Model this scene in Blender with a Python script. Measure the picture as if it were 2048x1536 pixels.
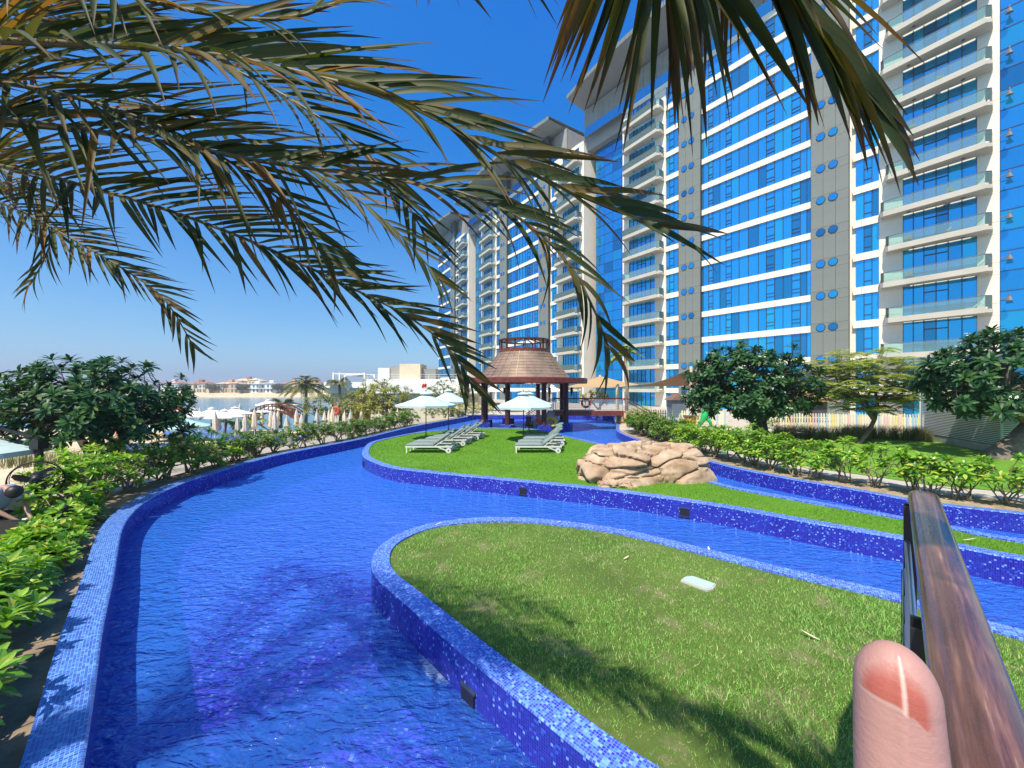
import bpy, math, random
import numpy as np
from mathutils import Vector, Matrix, noise as mnoise
from mathutils.geometry import tessellate_polygon
R = math.radians
scene = bpy.context.scene
for o in list(bpy.data.objects):
    bpy.data.objects.remove(o)

# ---------------------------------------------------------------- camera, sky, sun
F, CX, HY, CZ = 769.0, 1024.0, 776.0, 2.73          # focal length and horizon of the photograph in its pixels; eye height
cam_d = bpy.data.cameras.new('camera')
cam = bpy.data.objects.new('camera', cam_d)
scene.collection.objects.link(cam)
cam.location = (0, 0, CZ)
cam.rotation_euler = (R(90), 0, 0)
cam_d.sensor_width = 36.0
cam_d.lens = 36.0 * F / 2048.0
cam_d.shift_y = (HY - 768.0) / 2048.0
cam_d.clip_start = 0.02
cam_d.clip_end = 20000
scene.camera = cam
SUN = Vector((-0.28, -0.48, 0.83)).normalized()      # towards the sun: behind the viewer, a little left
w = bpy.data.worlds.new('World'); scene.world = w; w.use_nodes = True
nt = w.node_tree
bg = nt.nodes['Background']
sky = nt.nodes.new('ShaderNodeTexSky'); sky.sky_type = 'NISHITA'; sky.sun_disc = False
sky.sun_elevation = math.asin(SUN.z); sky.sun_rotation = math.atan2(SUN.x, SUN.y)
sky.air_density = 1.0; sky.dust_density = 1.4; sky.ozone_density = 6.0; sky.altitude = 0
grade = nt.nodes.new('ShaderNodeVectorMath'); grade.operation = 'MULTIPLY_ADD'      # the camera's deep rendering of blue, the same over the whole sky
grade.inputs[1].default_value = (0.78, 0.80, 0.42); grade.inputs[2].default_value = (-0.58, -0.05, 2.6)
floor_ = nt.nodes.new('ShaderNodeVectorMath'); floor_.operation = 'MAXIMUM'; floor_.inputs[1].default_value = (0.03, 0.30, 0.5)
nt.links.new(sky.outputs[0], grade.inputs[0]); nt.links.new(grade.outputs[0], floor_.inputs[0]); nt.links.new(floor_.outputs[0], bg.inputs[0])
bg.inputs[1].default_value = 0.14
sd = bpy.data.lights.new('sun', 'SUN'); sd.energy = 5.0; sd.angle = R(0.8); sd.color = (1.0, 0.90, 0.75)
sun = bpy.data.objects.new('sun', sd); scene.collection.objects.link(sun)
sun.rotation_euler = SUN.to_track_quat('Z', 'Y').to_euler(); sun.location = (0, -30, 60)
scene.view_settings.view_transform = 'Standard'; scene.view_settings.look = 'None'
scene.view_settings.gamma = 1.0; scene.view_settings.use_curve_mapping = False
scene.view_settings.exposure = 0.5
scene.render.engine = 'CYCLES'
cy = scene.cycles
cy.max_bounces = 8; cy.diffuse_bounces = 3; cy.glossy_bounces = 4; cy.transmission_bounces = 6; cy.transparent_max_bounces = 10
cy.caustics_reflective = False; cy.caustics_refractive = False
cy.use_denoising = True
cy.sample_clamp_indirect = 6.0

# ---------------------------------------------------------------- helpers
def G(x, y, z=0.0):
    """point of the photograph that lies on the level z -> world"""
    Y = (CZ - z) * F / (y - HY)
    return Vector(((x - CX) / F * Y, Y, z))
def P(x, y, Y):
    """point of the photograph at distance Y -> world"""
    return Vector(((x - CX) / F * Y, Y, CZ - (y - HY) / F * Y))
WM = {}
col = scene.collection
class MB:
    def __init__(s): s.v = []; s.f = []; s.uv = []; s.has_uv = False
    def add(s, vs, fs, uvs=None):
        b = len(s.v); s.v.extend([tuple(p) for p in vs])
        for i, f in enumerate(fs):
            s.f.append(tuple(b + k for k in f))
            if uvs is not None: s.uv.append(uvs[i]); s.has_uv = True
            else: s.uv.append(None)
    def box(s, c, d, rz=0.0, m=None):
        x, y, z = d[0]/2, d[1]/2, d[2]/2
        vs = [Vector(p) for p in ((-x,-y,-z),(x,-y,-z),(x,y,-z),(-x,y,-z),(-x,-y,z),(x,-y,z),(x,y,z),(-x,y,z))]
        if m is not None: vs = [m @ v for v in vs]
        elif rz:
            ca, sa = math.cos(rz), math.sin(rz)
            vs = [Vector((v.x*ca - v.y*sa, v.x*sa + v.y*ca, v.z)) for v in vs]
        vs = [v + Vector(c) for v in vs]
        X, Y, Z = d
        q = lambda a, b: ((0,0),(a,0),(a,b),(0,b))
        s.add(vs, ((0,3,2,1),(4,5,6,7),(0,1,5,4),(1,2,6,5),(2,3,7,6),(3,0,4,7)), (q(Y,X),q(X,Y),q(X,Z),q(Y,Z),q(X,Z),q(Y,Z)))
        return s
    def bar(s, a, b, w, h=None, up=(0,0,1)):
        """rectangular bar from a to b"""
        a, b = Vector(a), Vector(b); d = b - a; L = d.length
        if L < 1e-6: return s
        d /= L; u = Vector(up)
        if abs(d.dot(u)) > 0.98: u = Vector((1,0,0))
        sx = d.cross(u).normalized(); sz = sx.cross(d).normalized(); h = h or w
        vs = [p + sx*i*w/2 + sz*j*h/2 for p in (a, b) for i, j in ((-1,-1),(1,-1),(1,1),(-1,1))]
        s.add(vs, ((0,1,2,3),(7,6,5,4),(0,4,5,1),(1,5,6,2),(2,6,7,3),(3,7,4,0)))
        return s
    def tube(s, pts, r, n=6, cap=True, sx=1.0):
        pts = [Vector(p) for p in pts]; k = len(pts)
        if not hasattr(r, '__len__'): r = [r]*k
        prev = None; vs = []
        for i, p in enumerate(pts):
            d = (pts[min(i+1,k-1)] - pts[max(i-1,0)])
            d = d.normalized() if d.length > 1e-9 else Vector((0,0,1))
            if prev is None:
                a = d.orthogonal().normalized()
                if abs(d.z) < 0.95: a = d.cross(Vector((0,0,1))).normalized()
            else:
                a = (prev - d*prev.dot(d))
                a = a.normalized() if a.length > 1e-6 else d.orthogonal().normalized()
            prev = a; b = d.cross(a)
            for j in range(n):
                t = 2*math.pi*j/n
                vs.append(p + a*math.cos(t)*r[i]*sx + b*math.sin(t)*r[i])
        fs = [(i*n+j, i*n+(j+1)%n, (i+1)*n+(j+1)%n, (i+1)*n+j) for i in range(k-1) for j in range(n)]
        if cap: fs += [tuple(range(n-1,-1,-1)), tuple(range((k-1)*n, k*n))]
        s.add(vs, fs); return s
    def lathe(s, prof, c=(0,0,0), n=16, wob=None, cap=False):
        vs = []
        for r, z in prof:
            for j in range(n):
                t = 2*math.pi*j/n; q = r*(wob(t, z) if wob else 1)
                vs.append((c[0]+q*math.cos(t), c[1]+q*math.sin(t), c[2]+z))
        k = len(prof)
        fs = [(i*n+j, i*n+(j+1)%n, (i+1)*n+(j+1)%n, (i+1)*n+j) for i in range(k-1) for j in range(n)]
        if cap: fs += [tuple(range(n-1,-1,-1)), tuple(range((k-1)*n, k*n))]
        s.add(vs, fs); return s
    def prism(s, poly, z0, z1):
        n = len(poly); vs = [(p[0],p[1],z0) for p in poly] + [(p[0],p[1],z1) for p in poly]
        s.add(vs, [tuple(range(n-1,-1,-1)), tuple(range(n,2*n))] + [(i,(i+1)%n,n+(i+1)%n,n+i) for i in range(n)]); return s
    def torus(s, c, R0, r0, axis='z', n=20, m=8, tilt=None):
        vs = []
        for i in range(n):
            t = 2*math.pi*i/n
            for j in range(m):
                q = 2*math.pi*j/m; rr = R0 + r0*math.cos(q)
                p = Vector((rr*math.cos(t), rr*math.sin(t), r0*math.sin(q)))
                if axis == 'y': p = Vector((p.x, p.z, p.y))
                if tilt is not None: p = tilt @ p
                vs.append(p + Vector(c))
        s.add(vs, [(i*m+j, ((i+1)%n)*m+j, ((i+1)%n)*m+(j+1)%m, i*m+(j+1)%m) for i in range(n) for j in range(m)]); return s
    def ball(s, c, r, n=10, m=6, sc=(1,1,1), jit=0, rng=None):
        vs = []; fs = []
        for i in range(m+1):
            p = math.pi*i/m
            for j in range(n):
                t = 2*math.pi*j/n; k = 1 + (rng.uniform(-jit, jit) if jit else 0)
                vs.append((c[0]+r*k*sc[0]*math.sin(p)*math.cos(t), c[1]+r*k*sc[1]*math.sin(p)*math.sin(t), c[2]+r*k*sc[2]*math.cos(p)))
        fs = [(i*n+j, (i+1)*n+j, (i+1)*n+(j+1)%n, i*n+(j+1)%n) for i in range(m) for j in range(n)]
        s.add(vs, fs); return s
    def mesh(s, name, smooth=False):
        me = bpy.data.meshes.new(name); me.from_pydata(s.v, [], s.f)
        if s.has_uv:
            ul = me.uv_layers.new(name='UVMap'); buf = []
            for f, u in zip(s.f, s.uv):
                buf.extend(u if u is not None else [(0,0)]*len(f))
            ul.data.foreach_set('uv', np.array(buf, dtype=np.float32).ravel())
        if smooth: me.polygons.foreach_set('use_smooth', [True]*len(me.polygons))
        me.update(); return me
    def build(s, name, mat, parent=None, smooth=False, local=False):
        return link(name, s.mesh(name, smooth), mat, parent, local)
def link(name, me, mat, parent=None, local=False, mw=None):
    o = bpy.data.objects.new(name, me)
    if me is not None and mat is not None and len(me.materials) == 0: me.materials.append(mat)
    col.objects.link(o)
    if parent is not None:
        o.parent = parent
        if not local: o.matrix_parent_inverse = WM.get(parent.name, Matrix()).inverted()
    if mw is not None: o.matrix_basis = mw
    WM[o.name] = mw.copy() if mw is not None else Matrix()
    if local and parent is not None: WM[o.name] = WM.get(parent.name, Matrix()) @ WM[o.name]
    return o
def tag(o, label, cat, group=None):
    o['label'] = label; o['category'] = cat
    if group: o['group'] = group
    return o
def struct(o, kind='structure', label=None):
    o['kind'] = kind
    if label: o['label'] = label
    return o
def thing(name, label, cat, loc=(0,0,0), rz=0.0, group=None, sc=1.0):
    o = bpy.data.objects.new(name, None); col.objects.link(o); o.empty_display_size = 0.1
    o.location = loc; o.rotation_euler = (0,0,rz); o.scale = (sc,sc,sc)
    WM[o.name] = Matrix.LocRotScale(Vector(loc), Matrix.Rotation(rz,3,'Z').to_quaternion(), Vector((sc,sc,sc)))
    return tag(o, label, cat, group)
def dup(root, loc, rz, label, sc=None, group=None):
    r = root.copy(); col.objects.link(r); r.location = loc; r.rotation_euler = (0,0,rz)
    if sc is not None: r.scale = (sc,sc,sc) if not hasattr(sc,'__len__') else sc
    r['label'] = label
    if group: r['group'] = group
    for ch in list(root.children):
        c = ch.copy(); col.objects.link(c); c.parent = r
        for g in list(ch.children):
            d = g.copy(); col.objects.link(d); d.parent = c
    return r
ORD = ['first','second','third','fourth','fifth','sixth','seventh','eighth','ninth','tenth','eleventh','twelfth','thirteenth','fourteenth','fifteenth','sixteenth','seventeenth','eighteenth','nineteenth','twentieth',
 'twenty-first','twenty-second','twenty-third','twenty-fourth','twenty-fifth','twenty-sixth','twenty-seventh','twenty-eighth','twenty-ninth','thirtieth','thirty-first','thirty-second','thirty-third','thirty-fourth','thirty-fifth','thirty-sixth','thirty-seventh','thirty-eighth','thirty-ninth','fortieth']
def spline(pts, step=0.2):
    """Catmull-Rom through 2D or 3D points, about one sample every step"""
    pts = [Vector(p) for p in pts]; out = []
    n = len(pts)
    for i in range(n-1):
        p0 = pts[max(i-1,0)]; p1 = pts[i]; p2 = pts[i+1]; p3 = pts[min(i+2,n-1)]
        k = max(2, int((p2-p1).length/step))
        for j in range(k):
            t = j/k
            out.append(0.5*((2*p1) + (p2-p0)*t + (2*p0-5*p1+4*p2-p3)*t*t + (3*p1-p0-3*p2+p3)*t*t*t))
    out.append(pts[-1]); return out

# ---------------------------------------------------------------- materials
M = {}
def N(nt, t, **kw):
    n = nt.nodes.new('ShaderNode' + t)
    for k, v in kw.items(): setattr(n, k, v)
    return n
def newmat(name):
    m = bpy.data.materials.new(name); m.use_nodes = True; M[name] = m
    return m, m.node_tree, m.node_tree.nodes['Principled BSDF']
def mixc(nt, fac, a, b, mode='MIX'):
    n = N(nt, 'Mix', data_type='RGBA', blend_type=mode)
    for sock, v in ((n.inputs[0], fac), (n.inputs[6], a), (n.inputs[7], b)):
        if hasattr(v, 'is_linked') or hasattr(v, 'links'): nt.links.new(v, sock)
        elif isinstance(v, (int, float)): sock.default_value = v
        else: sock.default_value = (*v[:3], 1)
    return n.outputs[2]
def math_(nt, op, a, b=None, c=None):
    n = N(nt, 'Math', operation=op)
    for i, v in enumerate((a, b, c)):
        if v is None: continue
        if isinstance(v, (int, float)): n.inputs[i].default_value = v
        else: nt.links.new(v, n.inputs[i])
    return n.outputs[0]
def noise_(nt, scale, detail=4, rough=0.55, vec=None, dim='3D'):
    n = N(nt, 'TexNoise'); n.noise_dimensions = dim
    n.inputs['Scale'].default_value = scale; n.inputs['Detail'].default_value = detail; n.inputs['Roughness'].default_value = rough
    if vec is not None: nt.links.new(vec, n.inputs['Vector'])
    return n
def ramp(nt, fac, stops, interp='LINEAR'):
    n = N(nt, 'ValToRGB'); n.color_ramp.interpolation = interp
    el = n.color_ramp.elements
    while len(el) < len(stops): el.new(0.5)
    for e, (p, c) in zip(el, stops): e.position = p; e.color = (*c[:3], 1)
    nt.links.new(fac, n.inputs[0]); return n.outputs[0]
def bump_(nt, h, strength, dist=0.02, normal=None):
    b = N(nt, 'Bump'); b.inputs['Strength'].default_value = strength; b.inputs['Distance'].default_value = dist
    nt.links.new(h, b.inputs['Height'])
    if normal is not None: nt.links.new(normal, b.inputs['Normal'])
    return b.outputs[0]
def simple(name, c, rough=0.6, metal=0.0, var=0.15, scale=3.0, bump=0.0, bscale=40.0, spec=0.5, c2=None, coord='Object', coat=0.0):
    m, nt, b = newmat(name)
    tc = N(nt, 'TexCoord')
    n = noise_(nt, scale, 5, 0.6, tc.outputs[coord])
    c2 = c2 or tuple(max(0, x*(1-var*1.6)) for x in c)
    f = ramp(nt, n.outputs[0], [(0.3, (0,0,0)), (0.7, (1,1,1))])
    nt.links.new(mixc(nt, f, c2, tuple(min(1, x*(1+var*0.5)) for x in c)), b.inputs['Base Color'])
    b.inputs['Roughness'].default_value = rough; b.inputs['Metallic'].default_value = metal
    b.inputs['Specular IOR Level'].default_value = spec; b.inputs['Coat Weight'].default_value = coat
    if bump:
        n2 = noise_(nt, bscale, 4, 0.6, tc.outputs[coord])
        nt.links.new(bump_(nt, n2.outputs[0], bump, 0.01), b.inputs['Normal'])
    return m
def leafmat(name, stops, trans=0.35, rough=0.45, tcol=1.3, spec=0.4):
    """foliage: colour differs from leaf to leaf; light shines through"""
    m, nt, b = newmat(name)
    geo = N(nt, 'NewGeometry'); oi = N(nt, 'ObjectInfo')
    f = math_(nt, 'FRACT', math_(nt, 'ADD', geo.outputs['Random Per Island'], math_(nt, 'MULTIPLY', oi.outputs['Random'], 1.0)))
    c = ramp(nt, f, stops)
    tc = N(nt, 'TexCoord'); n = noise_(nt, 9.0, 3, 0.6, tc.outputs['Object'])
    c = mixc(nt, math_(nt, 'MULTIPLY', n.outputs[0], 0.5), c, mixc(nt, 1.0, c, (0.6,0.62,0.5), 'MULTIPLY'))
    nt.links.new(c, b.inputs['Base Color']); b.inputs['Roughness'].default_value = rough
    b.inputs['Specular IOR Level'].default_value = spec
    t = N(nt, 'BsdfTranslucent'); nt.links.new(mixc(nt, 1.0, c, (tcol, tcol*1.05, tcol*0.5), 'MULTIPLY'), t.inputs[0])
    mx = N(nt, 'MixShader'); mx.inputs[0].default_value = trans
    nt.links.new(b.outputs[0], mx.inputs[1]); nt.links.new(t.outputs[0], mx.inputs[2])
    nt.links.new(mx.outputs[0], nt.nodes['Material Output'].inputs[0])
    return m
def mosaic(name, stops, grout, tile=0.026, rough=0.16, gw=0.1, spec=0.4):
    """small square glass tiles laid out along the UV map (metres)"""
    m, nt, b = newmat(name)
    uv = N(nt, 'UVMap'); sc = N(nt, 'VectorMath', operation='SCALE'); sc.inputs['Scale'].default_value = 1/tile
    nt.links.new(uv.outputs[0], sc.inputs[0])
    fl = N(nt, 'VectorMath', operation='FLOOR'); nt.links.new(sc.outputs[0], fl.inputs[0])
    fr = N(nt, 'VectorMath', operation='FRACTION'); nt.links.new(sc.outputs[0], fr.inputs[0])
    wn = N(nt, 'TexWhiteNoise'); wn.noise_dimensions = '2D'; nt.links.new(fl.outputs[0], wn.inputs['Vector'])
    c = ramp(nt, wn.outputs[0], stops, 'CONSTANT')
    big = noise_(nt, 1.3, 3, 0.6, uv.outputs[0])
    c = mixc(nt, ramp(nt, big.outputs[0], [(0.35,(0,0,0)),(0.7,(0.45,)*3)]), c, mixc(nt, 0.5, c, stops[-2][1]))
    sp = N(nt, 'SeparateXYZ'); nt.links.new(fr.outputs[0], sp.inputs[0])
    g = math_(nt, 'MAXIMUM', math_(nt, 'LESS_THAN', sp.outputs[0], gw), math_(nt, 'LESS_THAN', sp.outputs[1], gw))
    nt.links.new(mixc(nt, g, c, grout), b.inputs['Base Color'])
    nt.links.new(math_(nt, 'MULTIPLY_ADD', g, 0.5, rough), b.inputs['Roughness'])
    b.inputs['Specular IOR Level'].default_value = spec
    ti = N(nt, 'Math', operation='MULTIPLY_ADD'); nt.links.new(wn.outputs[0], ti.inputs[0]); ti.inputs[1].default_value = 0.4
    nt.links.new(math_(nt, 'SUBTRACT', 1.0, g), ti.inputs[2])
    nt.links.new(bump_(nt, ti.outputs[0], 0.35, 0.003), b.inputs['Normal'])
    return m
mosaic('mosaic_wall', [(0,(0.016,0.010,0.26)),(0.5,(0.026,0.016,0.36)),(0.76,(0.018,0.035,0.40)),(0.88,(0.04,0.11,0.56)),(0.95,(0.20,0.38,0.80))], (0.06,0.08,0.36), gw=0.09)
mosaic('mosaic_top', [(0,(0.03,0.03,0.46)),(0.3,(0.04,0.09,0.60)),(0.55,(0.07,0.19,0.74)),(0.78,(0.13,0.32,0.82)),(0.92,(0.22,0.42,0.80))], (0.18,0.28,0.62), gw=0.12)
mosaic('mosaic_pale', [(0,(0.02,0.06,0.36)),(0.3,(0.03,0.10,0.45)),(0.55,(0.045,0.16,0.54)),(0.78,(0.08,0.24,0.64)),(0.92,(0.14,0.33,0.72))], (0.20,0.33,0.62), gw=0.12)
mosaic('mosaic_floor', [(0,(0.10,0.012,0.72)),(0.45,(0.13,0.025,0.82)),(0.7,(0.08,0.06,0.85)),(0.88,(0.14,0.24,0.92)),(0.96,(0.30,0.48,0.95))], (0.10,0.10,0.6), tile=0.045, rough=0.4, gw=0.07)

# pool water: sees through to the tiles, mirrors the sky by Fresnel
FOAM = []
def water_material(name, deep, ripple=1.0, clear=0.85):
    m, nt, b = newmat(name); nt.nodes.remove(b)
    tc = N(nt, 'TexCoord'); ob = tc.outputs['Object']
    mp = N(nt, 'Mapping'); mp.inputs['Rotation'].default_value = (0,0,R(25)); mp.inputs['Scale'].default_value = (1.0, 2.3, 1.0); nt.links.new(ob, mp.inputs['Vector'])
    n1 = noise_(nt, 2.7*ripple, 3, 0.55, mp.outputs[0]); n1.inputs['Distortion'].default_value = 0.9
    mp2 = N(nt, 'Mapping'); mp2.inputs['Rotation'].default_value = (0,0,R(-38)); mp2.inputs['Scale'].default_value = (1.0, 1.8, 1.0); nt.links.new(ob, mp2.inputs['Vector'])
    n2 = noise_(nt, 8.5*ripple, 2, 0.5, mp2.outputs[0])
    n3 = noise_(nt, 26*ripple, 2, 0.5, ob)
    h = math_(nt, 'ADD', math_(nt, 'MULTIPLY', n1.outputs[0], 1.0), math_(nt, 'ADD', math_(nt, 'MULTIPLY', n2.outputs[0], 0.42), math_(nt, 'MULTIPLY', n3.outputs[0], 0.09)))
    nor = bump_(nt, h, 0.95, 0.095)
    fr = N(nt, 'Fresnel'); fr.inputs['IOR'].default_value = 1.7; nt.links.new(nor, fr.inputs['Normal'])
    gl = N(nt, 'BsdfGlossy'); gl.inputs['Roughness'].default_value = 0.02; nt.links.new(nor, gl.inputs['Normal'])
    tr = N(nt, 'BsdfTransparent'); tr.inputs[0].default_value = (*deep, 1)
    df = N(nt, 'BsdfDiffuse'); df.inputs[0].default_value = (0.045, 0.23, 0.92, 1); nt.links.new(nor, df.inputs['Normal'])
    lw = N(nt, 'LayerWeight'); lw.inputs[0].default_value = 0.5      # the lower the gaze, the longer its way through the cloudy water
    m0 = N(nt, 'MixShader'); nt.links.new(math_(nt, 'MULTIPLY_ADD', lw.outputs['Facing'], -0.75, clear), m0.inputs[0]); nt.links.new(df.outputs[0], m0.inputs[1]); nt.links.new(tr.outputs[0], m0.inputs[2])
    mx = N(nt, 'MixShader'); nt.links.new(fr.outputs[0], mx.inputs[0]); nt.links.new(m0.outputs[0], mx.inputs[1]); nt.links.new(gl.outputs[0], mx.inputs[2])
    out = mx.outputs[0]
    # foam where the jets stir the surface
    fac = None
    sp = N(nt, 'SeparateXYZ'); nt.links.new(ob, sp.inputs[0])
    for (fx, fy, ang, l, wd) in FOAM:
        cxm = N(nt, 'Mapping', vector_type='TEXTURE'); cxm.inputs['Location'].default_value = (fx, fy, 0); cxm.inputs['Rotation'].default_value = (0,0,ang); cxm.inputs['Scale'].default_value = (l, wd, 1)
        f2 = N(nt, 'VectorMath', operation='MULTIPLY'); f2.inputs[1].default_value = (1,1,0)
        nt.links.new(ob, cxm.inputs['Vector']); nt.links.new(cxm.outputs[0], f2.inputs[0])
        ln = N(nt, 'VectorMath', operation='LENGTH'); nt.links.new(f2.outputs[0], ln.inputs[0])
        v = math_(nt, 'MAXIMUM', math_(nt, 'SUBTRACT', 1.0, ln.outputs['Value']), 0.0)
        fac = v if fac is None else math_(nt, 'MAXIMUM', fac, v)
    if fac is not None:
        fn = noise_(nt, 17, 5, 0.7, mp.outputs[0])
        fc = math_(nt, 'MULTIPLY', ramp(nt, math_(nt, 'MULTIPLY', math_(nt, 'POWER', fac, 0.6), fn.outputs[0]), [(0.27,(0,0,0)),(0.5,(1,1,1))]), 0.75)
        fd = N(nt, 'BsdfDiffuse'); fd.inputs[0].default_value = (0.55,0.72,0.85,1)
        m2 = N(nt, 'MixShader'); nt.links.new(fc, m2.inputs[0]); nt.links.new(out, m2.inputs[1]); nt.links.new(fd.outputs[0], m2.inputs[2]); out = m2.outputs[0]
    nt.links.new(out, nt.nodes['Material Output'].inputs[0])
    return m

simple('white_wall', (0.79,0.73,0.63), 0.7, var=0.06, scale=0.4, bump=0.05)
simple('white_paint', (0.78,0.78,0.76), 0.4, var=0.05)
simple('cream_wall', (0.68,0.58,0.42), 0.8, var=0.08, scale=0.6)
simple('tower_panel', (0.185,0.205,0.195), 0.55, var=0.06, scale=0.25, spec=.25)
simple('soffit', (0.25,0.25,0.245), 0.7, var=0.06, scale=0.4)
simple('louvre_grey', (0.32,0.31,0.29), 0.5, var=0.1, scale=0.5)
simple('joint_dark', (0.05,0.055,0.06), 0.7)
simple('frame_dark', (0.035,0.05,0.08), 0.35)
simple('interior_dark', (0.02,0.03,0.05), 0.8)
simple('balcony_concrete', (0.50,0.47,0.41), 0.75, var=0.08, scale=0.5, bump=0.05)
simple('lamp_grey', (0.15,0.15,0.16), 0.4)
def glassmat(name, c, metal=0.72, rough=0.035, wob=0.15):
    m, nt, b = newmat(name)
    oi = N(nt, 'ObjectInfo'); geo = N(nt, 'NewGeometry')
    f = math_(nt, 'FRACT', math_(nt, 'ADD', oi.outputs['Random'], geo.outputs['Random Per Island']))
    d = tuple(x*0.62 for x in c)
    cc = ramp(nt, f, [(0.0, c), (0.55, tuple(x*0.9 for x in c)), (0.72, (c[0]*1.0, c[1]*1.18, c[2]*0.95)), (0.86, d)], 'CONSTANT')
    nt.links.new(cc, b.inputs['Base Color']); b.inputs['Metallic'].default_value = metal; b.inputs['Roughness'].default_value = rough
    tc = N(nt, 'TexCoord'); n = noise_(nt, 0.9, 2, 0.5, tc.outputs['Object'])
    nt.links.new(bump_(nt, n.outputs[0], wob, 0.05), b.inputs['Normal'])
    return m
glassmat('glass_blue', (0.03,0.40,0.85))
glassmat('glass_deep', (0.02,0.30,0.72))
glassmat('glass_dark', (0.012,0.05,0.16), metal=0.5)
def clear_glass(name, tint, mixf=0.25):
    m, nt, b = newmat(name); nt.nodes.remove(b)
    tr = N(nt, 'BsdfTransparent'); tr.inputs[0].default_value = (*tint,1)
    gl = N(nt, 'BsdfGlossy'); gl.inputs['Roughness'].default_value = 0.03; gl.inputs[0].default_value = (0.85,0.95,0.95,1)
    df = N(nt, 'BsdfDiffuse'); df.inputs[0].default_value = (0.45,0.68,0.66,1)
    m1 = N(nt, 'MixShader'); m1.inputs[0].default_value = 0.20; nt.links.new(tr.outputs[0], m1.inputs[1]); nt.links.new(df.outputs[0], m1.inputs[2])
    fr = N(nt, 'Fresnel'); fr.inputs[0].default_value = 1.45
    mx = N(nt, 'MixShader'); nt.links.new(fr.outputs[0], mx.inputs[0]); nt.links.new(m1.outputs[0], mx.inputs[1]); nt.links.new(gl.outputs[0], mx.inputs[2])
    nt.links.new(mx.outputs[0], nt.nodes['Material Output'].inputs[0]); return m
clear_glass('balustrade_glass', (0.72,0.90,0.88))
# ---------------------------------------------------------------- ground, pool and lawns
ZW, ZF, ZT = -0.40, -1.25, 0.03                     # water level, pool floor, top of the tiled edge
def g2(*ps): return [G(x, y, ZT).xy for x, y in ps]
left_bank = [Vector((-0.4,-6)), Vector((-0.6,-2)), Vector((-1.0,0.2)), Vector((-1.9,1.5))] + g2((166,1536),(188,1397),(207,1252),(229,1148),(244,1062),(265,1026),(298,999),(352,972),(420,949),(560,909),(726,877),(836,851),(937,833))
right_bank = g2((1227,834),(1232,848),(1236,863),(1293,886),(1418,923),(1543,951),(1705,979),(1818,1000),(1884,1010),(2048,1028)) + [Vector((14,6.6)), Vector((21,4.2))]
isl2_near = g2((724,908),(735,919),(780,935),(850,944),(1000,959),(1200,979),(1422,1010),(1624,1046),(1818,1080),(1927,1096),(2048,1120)) + [Vector((10.6,4.3)), Vector((16,1.6))]
isl2_far = g2((724,908),(727,897),(741,884),(781,874),(836,864),(902,858),(950,855),(1047,856),(1090,861),(1134,871),(1190,884),(1233,895),(1330,928),(1440,965),(1548,987),(1817,1034),(1900,1049),(2048,1077)) + [Vector((12.2,5.5)), Vector((18,2.8))]
isl3 = [Vector((6,-1.2)), Vector((3,0.85)), Vector((1.35,2.15))] + g2((1186,1523),(1095,1447),(1006,1374),(903,1288),(795,1193),(756,1160),(743,1139),(742,1121),(755,1092),(795,1067),(853,1047),(940,1035),(1048,1034),(1193,1049),(1300,1069),(1548,1129),(1817,1190),(2048,1258)) + [Vector((8.2,2.9)), Vector((15,-0.6))]

def offset(pts, d):
    """2D polyline moved d to its left"""
    out = []; n = len(pts)
    for i, p in enumerate(pts):
        t = pts[min(i+1,n-1)] - pts[max(i-1,0)]; t = t.normalized() if t.length else Vector((1,0))
        out.append(p + Vector((-t.y, t.x))*d)
    return out
def smooth2(pts, k=2):
    for _ in range(k):
        pts = [pts[0]] + [pts[i-1]*0.25 + pts[i]*0.5 + pts[i+1]*0.25 for i in range(1, len(pts)-1)] + [pts[-1]]
    return pts
def kerb(name, edge, side, width, label, back=0.18, top='mosaic_top', sub=0.12):
    e = smooth2(spline(edge, sub), 3)
    a = offset(e, side*0.018); b = offset(e, side*width)
    rows = [([Vector((p.x,p.y,ZF-0.02)) for p in e], 0.0), ([Vector((p.x,p.y,ZT-0.016)) for p in e], ZT-ZF), ([Vector((p.x,p.y,ZT)) for p in a], ZT-ZF+0.026),
            ([Vector((p.x,p.y,ZT+0.001)) for p in b], ZT-ZF+0.026+width), ([Vector((p.x,p.y,ZT-back)) for p in b], ZT-ZF+0.026+width+back)]
    arc = [0.0]
    for i in range(1, len(e)): arc.append(arc[-1] + (e[i]-e[i-1]).length)
    wall, cap = MB(), MB()
    for k in range(len(rows)-1):
        mb = wall if k == 0 else cap
        r0, v0 = rows[k]; r1, v1 = rows[k+1]; n = len(e)
        vs = r0 + r1; fs = []; us = []
        for i in range(n-1):
            f = (i, i+1, n+i+1, n+i); u = ((arc[i],v0),(arc[i+1],v0),(arc[i+1],v1),(arc[i],v1))
            if side > 0: f = f; 
            else: f = f[::-1]; u = u[::-1]
            fs.append(f); us.append(u)
        mb.add(vs, fs, us)
    t = thing(name, label, 'pool wall', (e[len(e)//2].x, e[len(e)//2].y, ZF), group='tiled walls of the winding pool')
    wall.build('tiled_wall', M['mosaic_wall'], t); cap.build('tiled_coping', M[top], t)
    return e, b
eL, bL = kerb('pool_wall', left_bank, +1, 0.33, 'blue mosaic pool wall along the left leafy bed', top='mosaic_pale')
eR, bR = kerb('pool_wall', right_bank, +1, 0.22, 'blue mosaic pool wall below the right hand shrubs')
isl2 = list(reversed(isl2_far[1:])) + isl2_near     # one outline round the tip
e2, b2 = kerb('pool_wall', isl2, +1, 0.26, 'blue mosaic wall round the far lawn with the sun loungers')
e3, b3 = kerb('pool_wall', isl3, -1, 0.27, 'blue mosaic wall round the near lawn in the foreground')
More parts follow.
